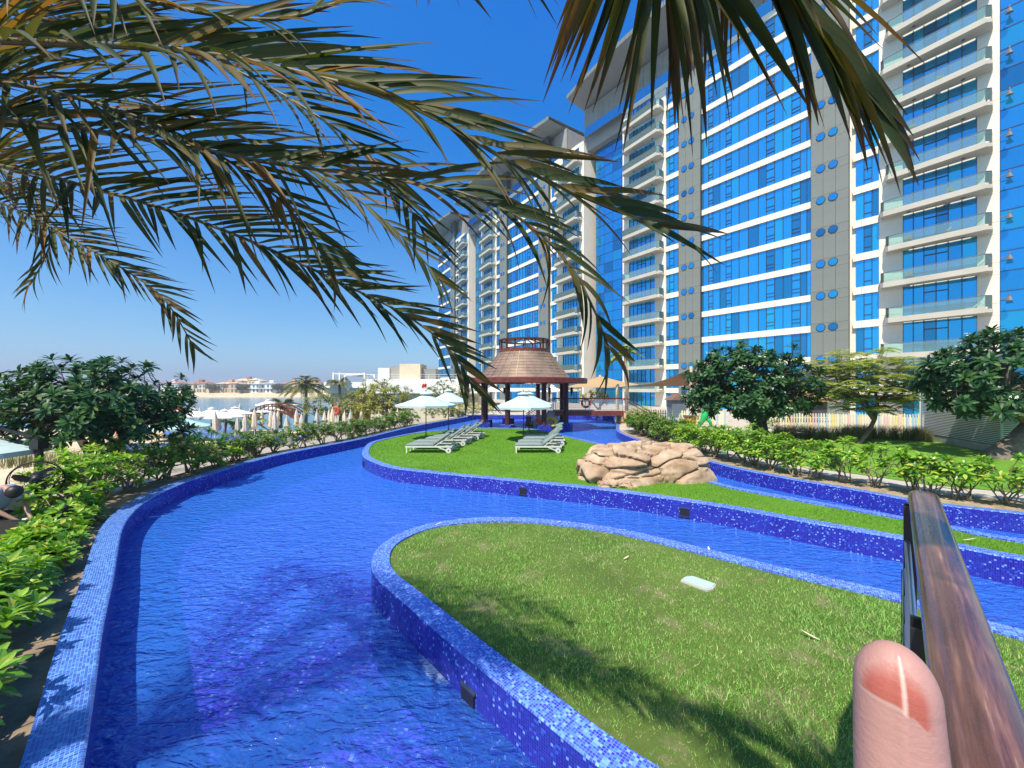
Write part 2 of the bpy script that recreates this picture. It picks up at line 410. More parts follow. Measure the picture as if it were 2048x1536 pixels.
far_edge = [eL[-1], Vector((-3.6,38.2)), Vector((5.1,38.4)), Vector((9.6,37.2)), eR[0]]
kerb('pool_wall', far_edge, +1, 0.3, 'blue mosaic pool wall at the far end behind the pavilion', top='mosaic_pale')

def sheet(name, polys, z, mat, uvscale=1.0):
    """flat sheet from an outline and holes"""
    polys = [[Vector((p[0],p[1],0)) for p in q] for q in polys]
    tris = tessellate_polygon(polys)
    flat = [p for q in polys for p in q]
    mb = MB()
    mb.v = [(p.x,p.y,z) for p in flat]
    for t in tris:
        a, b_, c = (flat[i] for i in t)
        if (b_-a).cross(c-a).z < 0: t = t[::-1]
        mb.f.append(tuple(t)); mb.uv.append([(flat[i].x*uvscale, flat[i].y*uvscale) for i in t])
    mb.has_uv = True
    return struct(mb.build(name, mat))
pool_poly = eL[::2] + far_edge[1:-1] + eR[::2] + [Vector((21,-6))]
sheet('pool_floor', [pool_poly], ZF, M['mosaic_floor'])
for (x, y, ang, l, wd) in ((870,1330,2.2,.5,.22),(1043,985,3.4,.35,.12),(285,1035,.3,.7,.16),(790,938,0.2,.8,.22),(690,884,0.3,1.1,.2),(830,860,.3,1.2,.22)):
    p = G(x, y, ZW); FOAM.append((p.x, p.y, ang, l, wd))
water_material('pool_water', (0.85,0.88,1.0), clear=0.98)
wp = sheet('pool_water', [pool_poly], ZW, M['pool_water'])

def grass_mat(name, a, b_, brown, bfac):
    m, nt, b = newmat(name)
    tc = N(nt, 'TexCoord'); ob = tc.outputs['Object']
    n1 = noise_(nt, 0.55, 4, 0.6, ob); n2 = noise_(nt, 14, 4, 0.7, ob); n3 = noise_(nt, 1.4, 5, 0.65, ob); n4 = noise_(nt, 160, 2, 0.6, ob)
    c = mixc(nt, ramp(nt, n1.outputs[0], [(0.35,(0,0,0)),(0.65,(1,1,1))]), a, b_)
    c = mixc(nt, math_(nt, 'MULTIPLY', n2.outputs[0], 0.6), c, tuple(x*0.5 for x in a))
    geo = N(nt, 'NewGeometry')
    c = mixc(nt, math_(nt, 'MULTIPLY', geo.outputs['Random Per Island'], 0.55), c, tuple(x*1.25 for x in b_))
    c = mixc(nt, math_(nt, 'MULTIPLY', ramp(nt, n3.outputs[0], [(0.54,(0,0,0)),(0.70,(1,1,1))]), bfac), c, brown)
    nt.links.new(c, b.inputs['Base Color']); b.inputs['Roughness'].default_value = 0.7; b.inputs['Specular IOR Level'].default_value = 0.2
    nt.links.new(bump_(nt, n4.outputs[0], 0.8, 0.03), b.inputs['Normal'])
    return m
grass_mat('lawn_near', (0.09,0.15,0.03), (0.20,0.29,0.06), (0.34,0.27,0.17), 0.95)
grass_mat('lawn_far', (0.10,0.27,0.02), (0.16,0.36,0.03), (0.25,0.25,0.09), 0.3)
simple('soil', (0.30,0.23,0.16), 0.95, var=0.4, scale=2.5, bump=0.8, bscale=25)
simple('dry_earth', (0.36,0.28,0.19), 0.95, var=0.3, scale=4, bump=0.7, bscale=40)
lawn3 = sheet('lawn', [b3], 0.0, M['lawn_near'])
lawn2 = sheet('lawn', [b2], 0.0, M['lawn_far'])

def inpoly(poly, x, y):
    c = np.zeros(x.shape, bool); n = len(poly); j = n-1
    for i in range(n):
        xi, yi, xj, yj = poly[i][0], poly[i][1], poly[j][0], poly[j][1]
        if yi != yj: c ^= ((yi > y) != (yj > y)) & (x < (xj-xi)*(y-yi)/(yj-yi)+xi)
        j = i
    return c
def vnoise(x, y, s, seed):
    """cheap smooth value noise"""
    r = np.random.RandomState(seed); T = r.rand(64,64); gx, gy = x*s, y*s
    ix, iy = np.floor(gx).astype(int), np.floor(gy).astype(int); fx, fy = gx-ix, gy-iy
    fx = fx*fx*(3-2*fx); fy = fy*fy*(3-2*fy); g = lambda a, b: T[a%64, b%64]
    return (g(ix,iy)*(1-fx)+g(ix+1,iy)*fx)*(1-fy) + (g(ix,iy+1)*(1-fx)+g(ix+1,iy+1)*fx)*fy
def grass(name, poly, n, box, hmin, hmax, wid, mat, label, seed, thin=0.0, lean=0.6, dens=1.6, rim=None):
    rs = np.random.RandomState(seed)
    # more blades nearer the viewer
    y = box[2] + (box[3]-box[2])*rs.rand(n)**dens; x = box[0] + (box[1]-box[0])*rs.rand(n)
    ok = inpoly(poly, x, y) & (np.abs(x) < y*1.40+0.4)
    bare = vnoise(x, y, 1.1, 5)*0.5 + vnoise(x, y, 3.7, 6)*0.28 + vnoise(x, y, 11.0, 7)*0.22
    if rim is not None:
        rx = np.array([(p.x,p.y) for p in rim], np.float32); dmin = np.full(x.shape, 9.0)
        for q in rx[::3]: dmin = np.minimum(dmin, (x-q[0])**2+(y-q[1])**2)
        bare = bare - np.clip(.16-np.sqrt(dmin),0,.16)*2.6
    ok &= bare > thin*rs.rand(n)*1.4
    x, y, bare = x[ok], y[ok], bare[ok]; k = len(x)
    h = (hmin + (hmax-hmin)*rs.rand(k)**1.5)*np.maximum(.3, 0.2+1.5*bare); a = rs.rand(k)*6.283; l = lean*rs.rand(k)*h; wv = wid*(0.7+0.6*rs.rand(k))*np.sqrt(np.maximum(y,2.5)/4.0)
    b = rs.rand(k)*6.283; v = np.zeros((k,3,3), np.float32)
    v[:,0,0] = x - np.cos(a)*wv; v[:,0,1] = y - np.sin(a)*wv
    v[:,1,0] = x + np.cos(a)*wv; v[:,1,1] = y + np.sin(a)*wv
    v[:,2,0] = x + np.cos(b)*l; v[:,2,1] = y + np.sin(b)*l; v[:,2,2] = h
    me = bpy.data.meshes.new(name); me.vertices.add(3*k); me.vertices.foreach_set('co', v.ravel())
    me.loops.add(3*k); me.loops.foreach_set('vertex_index', np.arange(3*k, dtype=np.int32))
    me.polygons.add(k); me.polygons.foreach_set('loop_start', np.arange(0,3*k,3,dtype=np.int32))
    me.update(calc_edges=True); me.validate()
    return struct(link(name, me, mat), 'stuff', label)
grass_blade = leafmat('grass_blade', [(0,(0.07,0.22,0.03)),(0.4,(0.18,0.44,0.07)),(0.72,(0.35,0.63,0.15)),(0.9,(0.55,0.70,0.30)),(1,(0.55,0.48,0.28))], trans=0.25, rough=0.6, spec=0.2)
leafmat('grass_blade_far', [(0,(0.09,0.24,0.02)),(0.6,(0.15,0.36,0.03)),(1,(0.27,0.42,0.06))], trans=0.25, rough=0.6, spec=0.2)
gp3 = [(p.x,p.y) for p in offset(b3, 0.0)]; gp2 = [(p.x,p.y) for p in b2]
grass('lawn_grass', gp3, 700000, (-2.4,9,1.6,8.1), 0.012, 0.052, 0.0036, grass_blade, 'short patchy green grass of the near lawn', 1, thin=0.8, lean=1.1, rim=[p for p in b3 if p.y > 1.5 and p.x < 7])
grass('lawn_grass', gp2, 330000, (-7.2,11,5.2,26), 0.012, 0.035, 0.006, M['grass_blade_far'], 'short green grass of the far lawn', 2, thin=0.25)

# land on the right and behind: paving, beds
def paving_mat(name, c, c2, tile):
    m, nt, b = newmat(name)
    tc = N(nt, 'TexCoord')
    br = N(nt, 'TexBrick'); br.inputs['Scale'].default_value = 1.0; br.inputs['Brick Width'].default_value = tile; br.inputs['Row Height'].default_value = tile; br.offset = 0
    br.inputs['Mortar Size'].default_value = 0.01; br.inputs['Color1'].default_value = (*c,1); br.inputs['Color2'].default_value = (*c2,1); br.inputs['Mortar'].default_value = tuple(x*0.6 for x in c)+(1,)
    nt.links.new(tc.outputs['Object'], br.inputs['Vector'])
    n = noise_(nt, 0.8, 5, 0.6, tc.outputs['Object'])
    nt.links.new(mixc(nt, math_(nt,'MULTIPLY',n.outputs[0],0.35), br.outputs[0], tuple(x*0.55 for x in c)), b.inputs['Base Color'])
    b.inputs['Roughness'].default_value = 0.8
    return m
paving_mat('paving', (0.52,0.47,0.40), (0.46,0.42,0.36), 0.6)
paving_mat('terrace_paving', (0.40,0.35,0.29), (0.36,0.32,0.27), 0.9)
simple('sand', (0.60,0.48,0.32), 0.95, var=0.15, scale=0.3, bump=0.3, bscale=6)
land = [bR[i] for i in range(0, len(bR), 2)]
land_poly = [Vector((21.2,4.3)), Vector((300,-60)), Vector((420,500)), Vector((-60,500)), Vector((-9.5,60)), Vector((-4.6,39.5)), Vector((-3.9,38.7)), Vector((5.3,38.75)), Vector((9.9,37.5))] + land
sheet('ground', [land_poly], -0.02, M['paving'])
bedR = [p for p in bR if 23.9 > p.y] ; bedR2 = offset(bedR, 1.35)
sheet('planting_bed', [list(bedR)+list(reversed(bedR2))], 0.002, M['dry_earth'])
gl_poly = offset(bedR, 2.5)[10:] ; gl_out = [Vector((30,5)), Vector((30,22)), Vector((18,24)), Vector((11,26)), Vector((8.9,24))]
sheet('garden_lawn', [list(gl_poly)+gl_out], -0.006, M['lawn_far'])

# land on the left: bed, terrace, beach, then the shore
prof = [(0.33,-0.09,'soil'),(1.55,-0.11,'soil'),(1.75,-0.50,'terrace_paving'),(6.0,-0.58,'terrace_paving'),(8.5,-1.75,'sand'),(40,-2.3,'sand'),(75,-3.6,'sand'),(95,-5.2,'sand')]
base = eL[::4]
offs = [offset(base, d) for d, z, m in prof]
for k in range(len(prof)-1):
    mb = MB(); n = len(base)
    vs = [(p.x,p.y,prof[k][1]) for p in offs[k]] + [(p.x,p.y,prof[k+1][1]) for p in offs[k+1]]
    mb.add(vs, [(i,i+1,n+i+1,n+i) for i in range(n-1)])
    nm = {'soil':'planting_bed','terrace_paving':'terrace','sand':'beach'}[prof[k+1][2] if k else 'soil']
    struct(mb.build(nm, M[prof[k+1][2] if k else 'soil'], smooth=True))
# sea and the island across it
def sea_mat():
    m, nt, b = newmat('sea_water')
    b.inputs['Base Color'].default_value = (0.05,0.20,0.30,1); b.inputs['Roughness'].default_value = 0.12
    tc = N(nt, 'TexCoord'); n = noise_(nt, 0.7, 4, 0.6, tc.outputs['Object'])
    nt.links.new(bump_(nt, n.outputs[0], 0.5, 0.3), b.inputs['Normal']); return m
sea_mat()
sea = MB(); sea.add([(-9000,-3000,-4.5),(3000,-3000,-4.5),(3000,9000,-4.5),(-9000,9000,-4.5)], [(0,1,2,3)])
struct(sea.build('sea', M['sea_water']))
gs = MB(); gs.add([(-9000,-3000,-9),(3000,-3000,-9),(3000,9000,-9),(-9000,9000,-9)], [(0,1,2,3)])
struct(gs.build('sea_bed', M['sand']))
isl = MB()
isl.add([(-420,298,-4.6),(-20,300,-4.6),(-20,312,-1.2),(-420,310,-1.2),(-420,460,-1.0),(-20,460,-1.0)], [(0,1,2,3),(3,2,5,4)])
struct(isl.build('island_shore', M['sand']))
# ---------------------------------------------------------------- the hotel: three slabs of one crescent with glass links
FH, Z0, BH, NF = 3.4, 2.02, 0.71, 13                # storey height, lowest band, band height, storeys
rngh = random.Random(4)
def pbox(x0, x1, y0, y1, z0, z1): return MB().box(((x0+x1)/2,(y0+y1)/2,(z0+z1)/2), (x1-x0,y1-y0,z1-z0))
BOXC = {}
def unit_box(nm, mat, sx, sy, sz):
    k = (nm, mat, round(sx,3), round(sy,3), round(sz,3))
    if k not in BOXC:
        me = MB().box((0,0,0),(sx,sy,sz)).mesh(nm); me.materials.append(M[mat]); BOXC[k] = me
    return BOXC[k]
def piece(nm, mat, x0, x1, y0, y1, z0, z1, parent):
    me = unit_box(nm, mat, x1-x0, y1-y0, z1-z0)
    return link(nm, me, None, parent, True, Matrix.Translation(((x0+x1)/2,(y0+y1)/2,(z0+z1)/2)))
GW = [0, .86, 1.42, 2.3, 3.05, 3.7, 4.6, 5.65, 6.75, 7.6, 8.45, 9.3, 10.15, 10.95, 11.55, 12.05]   # pane edges in the wide glazing
VENT = {1, 4, 9, 12}
discs = {}
def disc_mesh(nm, mat, r, y, n=18, th=0.03):
    k = (nm, r)
    if k not in discs:
        mb = MB(); vs = [(r*math.cos(2*math.pi*i/n), y, r*math.sin(2*math.pi*i/n)) for i in range(n)] + [(r*math.cos(2*math.pi*i/n), y+th, r*math.sin(2*math.pi*i/n)) for i in range(n)]
        mb.add(vs, [tuple(range(n))] + [(i+n,(i+1)%n+n,(i+1)%n,i) for i in range(n)]); me = mb.mesh(nm); me.materials.append(M[mat]); discs[k] = me
    return discs[k]
def balcony(t, bx0, bx1, z, detail, k, flip):
    """one balcony: tapering slab, glass front and rail"""
    # deeper and shifted on every other floor, with a chamfered outer end
    sh = 0.0 if k % 2 else 0.35
    a, b = (bx0 - sh, bx1) if not flip else (bx0, bx1 + sh*0.0 + 0.15)
    d = 1.55
    pl = [(a, 0.0), (a, -0.75), (a+0.25, -1.05), (b-0.35, -d), (b, -d+0.35), (b, 0.0)]
    mb = MB(); mb.prism(pl[::-1], z-0.30, z)
    up = MB(); up.prism([(a-.001,-.76),(a+.25,-1.06),(b-.35,-d-.012),(b-.35,-d+.09),(a+.27,-.95),(a+.1,-.72)][::-1], z-0.32, z+0.16)
    ma = MB(); ma.v = mb.v + up.v; ma.f = mb.f + [tuple(i+len(mb.v) for i in f) for f in up.f]; ma.uv = [None]*len(ma.f)
    s = ma.build('balcony', M['balcony_concrete'], t, local=True)
    gl = MB(); ra = MB()
    edge = [(a+.05,-.1),(a+.05,-.74),(a+.29,-1.0),(b-.37,-d+.04),(b-.05,-d+.36),(b-.05,-.1)]
    for p, q in zip(edge, edge[1:]):
        gl.bar((p[0],p[1],z+.62),(q[0],q[1],z+.62),.015,.92)
        ra.bar((p[0],p[1],z+1.10),(q[0],q[1],z+1.10),.05,.05)
    for p in edge: ra.bar((p[0],p[1],z),(p[0],p[1],z+1.10),.035,.035, up=(0,1,0))
    if detail:
        gl.build('balustrade', M['balustrade_glass'], s, local=True); ra.build('rail', M['lamp_grey'], s, local=True)
    else:
        gl.build('balustrade', M['balustrade_glass'], s, local=True)
    lm = MB()
    for lx in (a+1.9, b-1.6): lm.lathe([(.001,-.36),(.12,-.36),(.12,-.30)], (lx,-.55,z), 10)
    if detail: lm.build('ceiling_lamp', M['lamp_grey'], s, local=True)
    return s
def tower(name, label, P0, ang, detail, links=(8.0,0), left_end=True):
    t = thing(name, label, 'hotel', (P0[0],P0[1],0), R(ang), group='slabs of the curved hotel')
    x0, x1 = (-1.2 if left_end else 11.4), 36.2; top = Z0 + FH*NF            # top of the last band
    pbox(x0+.02, x1-.02, 0.32, 17, -1, top+.5).build('core', M['white_wall'], t, local=True)
    # behind the glazing the rooms are dark
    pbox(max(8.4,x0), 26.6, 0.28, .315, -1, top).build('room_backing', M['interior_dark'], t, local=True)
    fins = [(8.4,11.45),(23.5,26.65)][0 if left_end else 1:]
    strips = [(6.25,8.25),(26.9,28.85)][0 if left_end else 1:]; bays = [(-1.2,0.0,4.5,6.25),(28.85,30.5,35.0,36.2)][0 if left_end else 1:]
    roofz = 52.7
    rows = [(Z0 + FH*k) for k in range(-1, NF+1)]
    # ribbon glazing and bands
    vm = {}
    for k, zb in enumerate(rows):
        zt = zb + BH
        # white bands split into panels
        pe = [11.47, 13.1, 14.9, 16.7, 18.5, 20.2, 21.9, 23.48]
        ps = list(zip(pe, pe[1:]))
        if detail:
            for a, b in ps: piece('band_panel', 'white_wall', a+.012, b-.012, 0.0, 0.30, zb, zt, t)
        else: pbox(11.47, 23.48, 0.0, .30, zb, zt).build('band', M['white_wall'], t, local=True)
        for a, b in strips:
            if detail:
                c = (a+b)/2-.3
                piece('band_panel', 'white_wall', a+.01, c-.01, 0, .30, zb, zt, t); piece('band_panel', 'white_wall', c+.01, b-.01, 0, .30, zb, zt, t)
            else: pbox(a, b, 0, .30, zb, zt).build('band', M['white_wall'], t, local=True)
        if k == len(rows)-1: continue
        g0, g1 = zt, zb + FH
        fr = MB()
        panes = []
        for i in range(len(GW)-1):
            a, b = 11.45+GW[i], 11.45+GW[i+1]
            panes.append((a+.02, b-.02))
            fr.box((b,.17,(g0+g1)/2),(.05,.09,g1-g0))
            if i in VENT:
                for zz in (g0+.55, g0+.95, g1-.75): fr.box(((a+b)/2,.165,zz),(b-a,.09,.05))
        if detail:
            for a, b in panes:
                o = piece('window_pane', 'glass_blue', a, b, .19, .22, g0+.005, g1-.005, t)
                o.matrix_basis = o.matrix_basis @ Matrix.Rotation(rngh.gauss(0,.006),4,'X') @ Matrix.Rotation(rngh.gauss(0,.008),4,'Z')
        else:
            mb = MB()
            for a, b in panes: mb.box(((a+b)/2,.205,(g0+g1)/2),(b-a,.03,g1-g0-.01))
            mb.build('ribbon_window', M['glass_blue'], t, local=True)
        for si, (a, b) in enumerate(strips, 2-len(strips)):
            w3 = (b-a-.2); xs = [a+.2, a+.2+w3*.36, a+.2+w3*.70, b] if si else [a+.03, a+.3*w3, a+.66*w3, b-.15]
            for p, q in zip(xs, xs[1:]):
                fr.box((q,.17,(g0+g1)/2),(.05,.09,g1-g0))
                if detail and si: piece('window_pane', 'glass_blue', p+.02, q-.02, .19, .22, g0+.005, g1-.005, t)
            if not (detail and si):
                mb = MB()
                for p, q in zip(xs, xs[1:]): mb.box(((p+q)/2,.205,(g0+g1)/2),(q-p-.04,.03,g1-g0-.01))
                mb.build('ribbon_window', M['glass_blue'], t, local=True)
            for zz in (g0+.55, g0+1.6): fr.box(((xs[1]+xs[2])/2,.165,zz),(xs[2]-xs[1],.09,.05))
        # balcony bays: glazed recess between white piers
        for si, (a, gA, gB, b) in enumerate(bays, 2-len(bays)):
            xs = [gA, gA+.68, gA+1.36, gA+2.12, gA+2.85, gA+3.65, gB]
            for p, q in zip(xs, xs[1:]):
                fr.box((q,.23,(zb+.7+zb+FH+.2)/2),(.06,.09,FH-.5))
                if detail and si: piece('window_pane', 'glass_blue', p+.02, q-.02, .25, .28, zb+.42, zb+FH+.1, t)
            fr.box(((xs[2]+xs[4])/2,.22,zb+2.72),(xs[4]-xs[2],.1,.08)); fr.box((gA,.23,zb+2.0),(.06,.09,3.1))
            if not (detail and si):
                mb = MB()
                for p, q in zip(xs, xs[1:]): mb.box(((p+q)/2,.265,zb+2.2),(q-p-.04,.03,FH-.4))
                mb.build('ribbon_window', M['glass_blue'], t, local=True)
        struct(fr.build('window_frame', M['frame_dark'], t, local=True), 'stuff')
        for si, (a, gA, gB, b) in enumerate(bays, 2-len(bays)):
            if k >= 1: balcony(t, a+.55, b-.35, zb+.42, detail, k, si == 0)
    # white piers beside the balconies, jointed at every storey
    for a, gA, gB, b in bays:
        for p, q in ((a, gA),(gB, b)):
            if detail:
                for zb in rows[:-1]:
                    for e0, e1 in ((0, .98),(1.0, FH-.02)): piece('pier_panel', 'white_wall', p, q, .06, .30, zb+e0, zb+e1, t)
            else: pbox(p, q, .06, .30, -1, top+.4).build('pier', M['white_wall'], t, local=True)
        pbox(a, b, .03, .31, top+.05, top+.72).build('parapet', M['white_wall'], t, local=True)
    for a, b in fins:
        pbox(a+.04, b-.04, -.28, .3, -1, roofz).build('fin_core', M['joint_dark'], t, local=True)
        cw = (b-a)/3.0
        zz = Z0 - FH
        for k in range(NF+2):
            z = zz + FH*k
            if z > roofz-1: break
            for c in range(3):
                cx0 = a + c*cw
                for e0, e1 in ((-.12,.82),(.84,FH-.14)):
                    if detail: piece('fin_panel', 'tower_panel', cx0+.012, cx0+cw-.012, -.34, -.27, z+e0, min(z+e1, roofz), t)
            if not detail: pbox(a, b, -.34, -.27, z-.12, z+FH-.14).build('fin_panel', M['tower_panel'], t, local=True)
            for cx0 in (a+.27*(b-a), a+.60*(b-a)):
                o = link('round_window', disc_mesh('round_window','glass_deep',.36,-.40,th=.05), None, t, True, Matrix.Translation((cx0,0,z+.35)))
                if detail: link('window_ring', disc_mesh('window_ring','frame_dark',.42,-.375,th=.05), None, o, True, Matrix.Translation((0,0,0)))
    # roof terrace: glass screen, grey cladding set back, curved canopy over it
    tx0, tx1 = (-10.5 if left_end else 8.0), 30.0
    pbox(x0-(8 if left_end else 0), 30.5, .1, .14, top+.75, top+2.3).build('glass_screen', M['glass_deep'], t, local=True)
    mb = MB(); x = x0-(9 if left_end else 0)
    while x < 29.5:
        mb.box((x+.55,1.2,(top+1.5+roofz)/2),(1.06,.2,roofz-top-1.5)); x += 1.1
    mb.build('roof_cladding', M['louvre_grey'], t, local=True)
    pbox(x0-(9 if left_end else 0), 30.4, 1.3, 14, top-1, roofz-.02).build('penthouse', M['louvre_grey'], t, local=True)
    def prow(x): u = (x-9.0)/20.5; return -(2.9 + 1.9*max(0, 1-u*u))
    ca, fa = MB(), MB()
    xs = [tx0 + (tx1-tx0)*i/46 for i in range(47)]
    for p, q in zip(xs, xs[1:]):
        yp, yq = prow(p), prow(q)
        ca.add([(p,yp,roofz+.35),(q,yq,roofz+.35),(q,14,roofz),(p,14,roofz),(p,yp,roofz+.95),(q,yq,roofz+.95),(q,14,roofz+1.2),(p,14,roofz+1.2)],
               [(3,2,1,0),(4,5,6,7)])
        fa.bar((p+.03,yp-.04,roofz+.65),(q-.02,yq-.04,roofz+.65),.08,.66)
    ca.build('canopy', M['soffit'], t, local=True); fa.build('canopy_fascia', M['tower_panel'], t, local=True)
    # glass links to either side, set back
    for (a, b, dep) in links:
        mb, fr = MB(), MB()
        z = -1.0
        while z < top+2.3:
            n = max(1, int((b-a)/1.6))
            for i in range(n): mb.box((a+(i+.5)*(b-a)/n, dep, z+.84),((b-a)/n-.05,.06,1.66))
            fr.box(((a+b)/2, dep-.02, z),(b-a,.1,.06)); z += 1.7
        mb.build('curtain_wall', M['glass_deep'], t, local=True); fr.build('transom', M['frame_dark'], t, local=True)
        pbox(a, b, dep+.1, 15, -1, top+2.2).build('link_core', M['interior_dark'], t, local=True)
    if detail:
        for k in range(1, NF):
            z = Z0+FH*k+1.4
            mb = MB().bar((36.2,.35,z),(36.75,.35,z),.06).lathe([(.04,.45),(.07,.3),(.05,.25),(.2,-.1),(.22,-.18),(.02,-.2)],(36.7,.35,z-.1),8)
            mb.build('facade_lamp', M['lamp_grey'], t, local=True)
    return t
tower('hotel_tower', 'tallest nearest slab of the white hotel with blue ribbon windows and grey fins', (18.4,60.6), -52.35, True, links=((36.2,46,1.1),(-8.6,-1.2,2.4)))
u2 = Vector((.555,-.832)); c2 = Vector((2.37,84.0)) - u2*17.5
tower('hotel_tower', 'middle slab of the hotel seen above the pavilion roof', (c2.x,c2.y), math.degrees(math.atan2(u2.y,u2.x)), False, links=((-8.6,-1.2,2.4),))
u3 = Vector((math.cos(R(-59.5)), math.sin(R(-59.5)))); c3 = Vector((-21.6,123.0)) - u3*17.5
tower('hotel_tower', 'farthest slab of the hotel at the left end of the curve', (c3.x,c3.y), -59.5, False, links=(), left_end=False)
# furniture on some balconies of the near slab
simple('rattan', (0.24,0.20,0.16), .8, var=.2); simple('pale_cushion', (0.62,0.58,0.52), .85)
ht = Matrix.Translation((18.4,60.6,0)) @ Matrix.Rotation(R(-52.35),4,'Z')
def balcony_chair(label, x, k, low, rz):
    z = Z0 + FH*(k-1) + .43; p = ht @ Vector((x,-.6,z)); t = thing('balcony_lounger' if low else 'balcony_chair', label, 'balcony seat', p, R(-52.35)+rz, group='seats on the hotel balconies')
    if low:
        MB().box((0,0,.2),(1.2,.6,.22)).build('seat', M['pale_cushion'], t, local=True); MB().bar((.55,0,.25),(1.0,0,.7),.6,.1).build('backrest', M['pale_cushion'], t, local=True); MB().box((0,0,.05),(1.1,.5,.1)).build('base', M['rattan'], t, local=True)
    else:
        MB().box((0,0,.42),(.5,.5,.08)).build('seat', M['rattan'], t, local=True); MB().box((0,.24,.7),(.5,.06,.5)).build('backrest', M['rattan'], t, local=True)
        for sx in (-.22,.22):
            for sy in (-.2,.2): MB().box((sx,sy,.2),(.05,.05,.4)).build('leg', M['rattan'], t, local=True)
FL = {3:'lowest', 4:'second lowest', 5:'third lowest', 6:'fourth lowest', 8:'sixth lowest', 9:'seventh lowest'}
for x, k, low, rz, side in ((34.2,3,True,.1,'right'),(34.4,4,True,.2,'right'),(31.0,4,False,.2,'left'),(32.6,5,True,0,'middle'),(34.3,5,True,.3,'right'),(30.9,5,False,0,'left'),(33.6,6,False,.5,'middle'),(34.6,8,True,.2,'right'),(31.2,8,False,.1,'left'),(33.0,9,False,.4,'middle')):
    balcony_chair(f'{"pale lounge seat" if low else "brown rattan chair"} at the {side} of the {FL[k]} visible balcony near the right edge', x, k, low, rz)
# ---------------------------------------------------------------- pavilion standing in the pool
simple('dark_wood', (0.085,0.022,0.016), 0.45, var=0.3, scale=6, bump=0.15, bscale=30)
simple('red_wood', (0.16,0.035,0.025), 0.45, var=0.3, scale=5, bump=0.15, bscale=30)
simple('shingle', (0.29,0.205,0.15), 0.42, var=0.25, scale=1.2, bump=0.3, bscale=30, metal=0.25)
simple('black_metal', (0.012,0.012,0.014), 0.45)
simple('steel', (0.55,0.56,0.57), 0.3, metal=0.9, var=0.1)
simple('white_metal', (0.62,0.63,0.61), 0.4, var=0.05)
simple('cushion', (0.19,0.245,0.24), 0.85, var=0.12, scale=8, bump=0.2, bscale=120)
simple('cushion_seam', (0.17,0.22,0.22), 0.85)
simple('parasol_cloth', (0.44,0.58,0.60), 0.85, var=0.08, scale=3, bump=0.1, bscale=60)
simple('stone_plinth', (0.45,0.42,0.38), 0.8, var=0.2, scale=4, bump=0.3)
pc = Vector((0.95, 29.6)); PR = 3.3
pav = thing('pavilion', 'round pavilion with tapering brown shingle roof on dark posts standing in the pool', 'pavilion', (pc.x,pc.y,ZF))
for k in range(8):
    a = R(22.5 + 45*k); x, y = pc.x + PR*math.cos(a), pc.y + PR*math.sin(a)
    cl = MB().lathe([(.17,.16),(.17,2.95),(.2,2.97),(.2,3.12)], (x,y,0), 12).build('column', M['dark_wood'], pav, smooth=True)
    MB().box((x,y,(ZF+.2)/2+.0),(.78,.78,.2-ZF), a).build('plinth', M['mosaic_wall'], pav)
    # lanterns on the posts
    d = Vector((math.cos(a+.6), math.sin(a+.6))); lx, ly = x+d.x*.42, y+d.y*.42
    mb = MB().bar((x,y,2.62),(lx,ly,2.62),.04).lathe([(.02,.34),(.16,.2),(.05,.16),(.11,.12),(.08,-.16),(.03,-.2),(.02,-.34)],(lx,ly,2.45),8)
    mb.build('lantern', M['black_metal'], cl)
MB().lathe([(3.0,3.08),(4.72,3.06),(4.78,3.1),(4.78,3.42),(4.72,3.46),(3.2,3.5),(3.0,3.08)], (pc.x,pc.y,0), 48).build('eave_ring', M['red_wood'], pav)
MB().lathe([(3.05,3.14),(4.7,3.13),(4.7,3.14),(3.05,3.15)],(pc.x,pc.y,-.06),32).build('eave_soffit', M['dark_wood'], pav)
# shingles in courses between ribs
prof_r = lambda t: 3.42 + (1.92-3.42)*(t**0.97)
sh = MB(); NR, NCx = 9, 32
for r in range(NR):
    t0, t1 = r/NR, (r+1)/NR + 0.012
    for c in range(NCx):
        a0, a1 = 2*math.pi*c/NCx + .006, 2*math.pi*(c+1)/NCx - .006
        z0, z1 = 3.5 + 1.97*t0, 3.5 + 1.97*min(t1,1)
        r0, r1 = prof_r(t0)+.035, prof_r(min(t1,1))+.0
        am = (a0+a1)/2
        q = [(pc.x+rr*math.cos(a), pc.y+rr*math.sin(a), z) for rr, z in ((r0-.03,z0-.02),(r0,z0),(r1,z1)) for a in (a0,am,a1)]
        sh.add(q, [(0,1,4,3),(1,2,5,4),(3,4,7,6),(4,5,8,7)])
struct(sh.build('shingles', M['shingle'], pav), 'stuff')
MB().lathe([(3.38,3.45),(1.9,5.46)], (pc.x,pc.y,0), 32).build('roof_deck', M['dark_wood'], pav)
for c in range(NCx):
    a = 2*math.pi*c/NCx
    pts = [(pc.x+(prof_r(t)+.03)*math.cos(a), pc.y+(prof_r(t)+.03)*math.sin(a), 3.5+1.97*t) for t in (0,.25,.5,.75,1)]
    rb = MB()
    for p, q in zip(pts, pts[1:]): rb.bar(p, q, .05, .05)
    rb.build('roof_rib', M['shingle'], pav)
MB().lathe([(1.8,5.42),(2.0,5.42),(2.0,5.66),(1.8,5.66),(1.8,5.42)], (pc.x,pc.y,0), 32).build('crown_ring', M['red_wood'], pav)
MB().lathe([(1.8,6.30),(2.02,6.30),(2.02,6.40),(1.8,6.40),(1.8,6.30)], (pc.x,pc.y,0), 32).build('crown_ring', M['dark_wood'], pav)
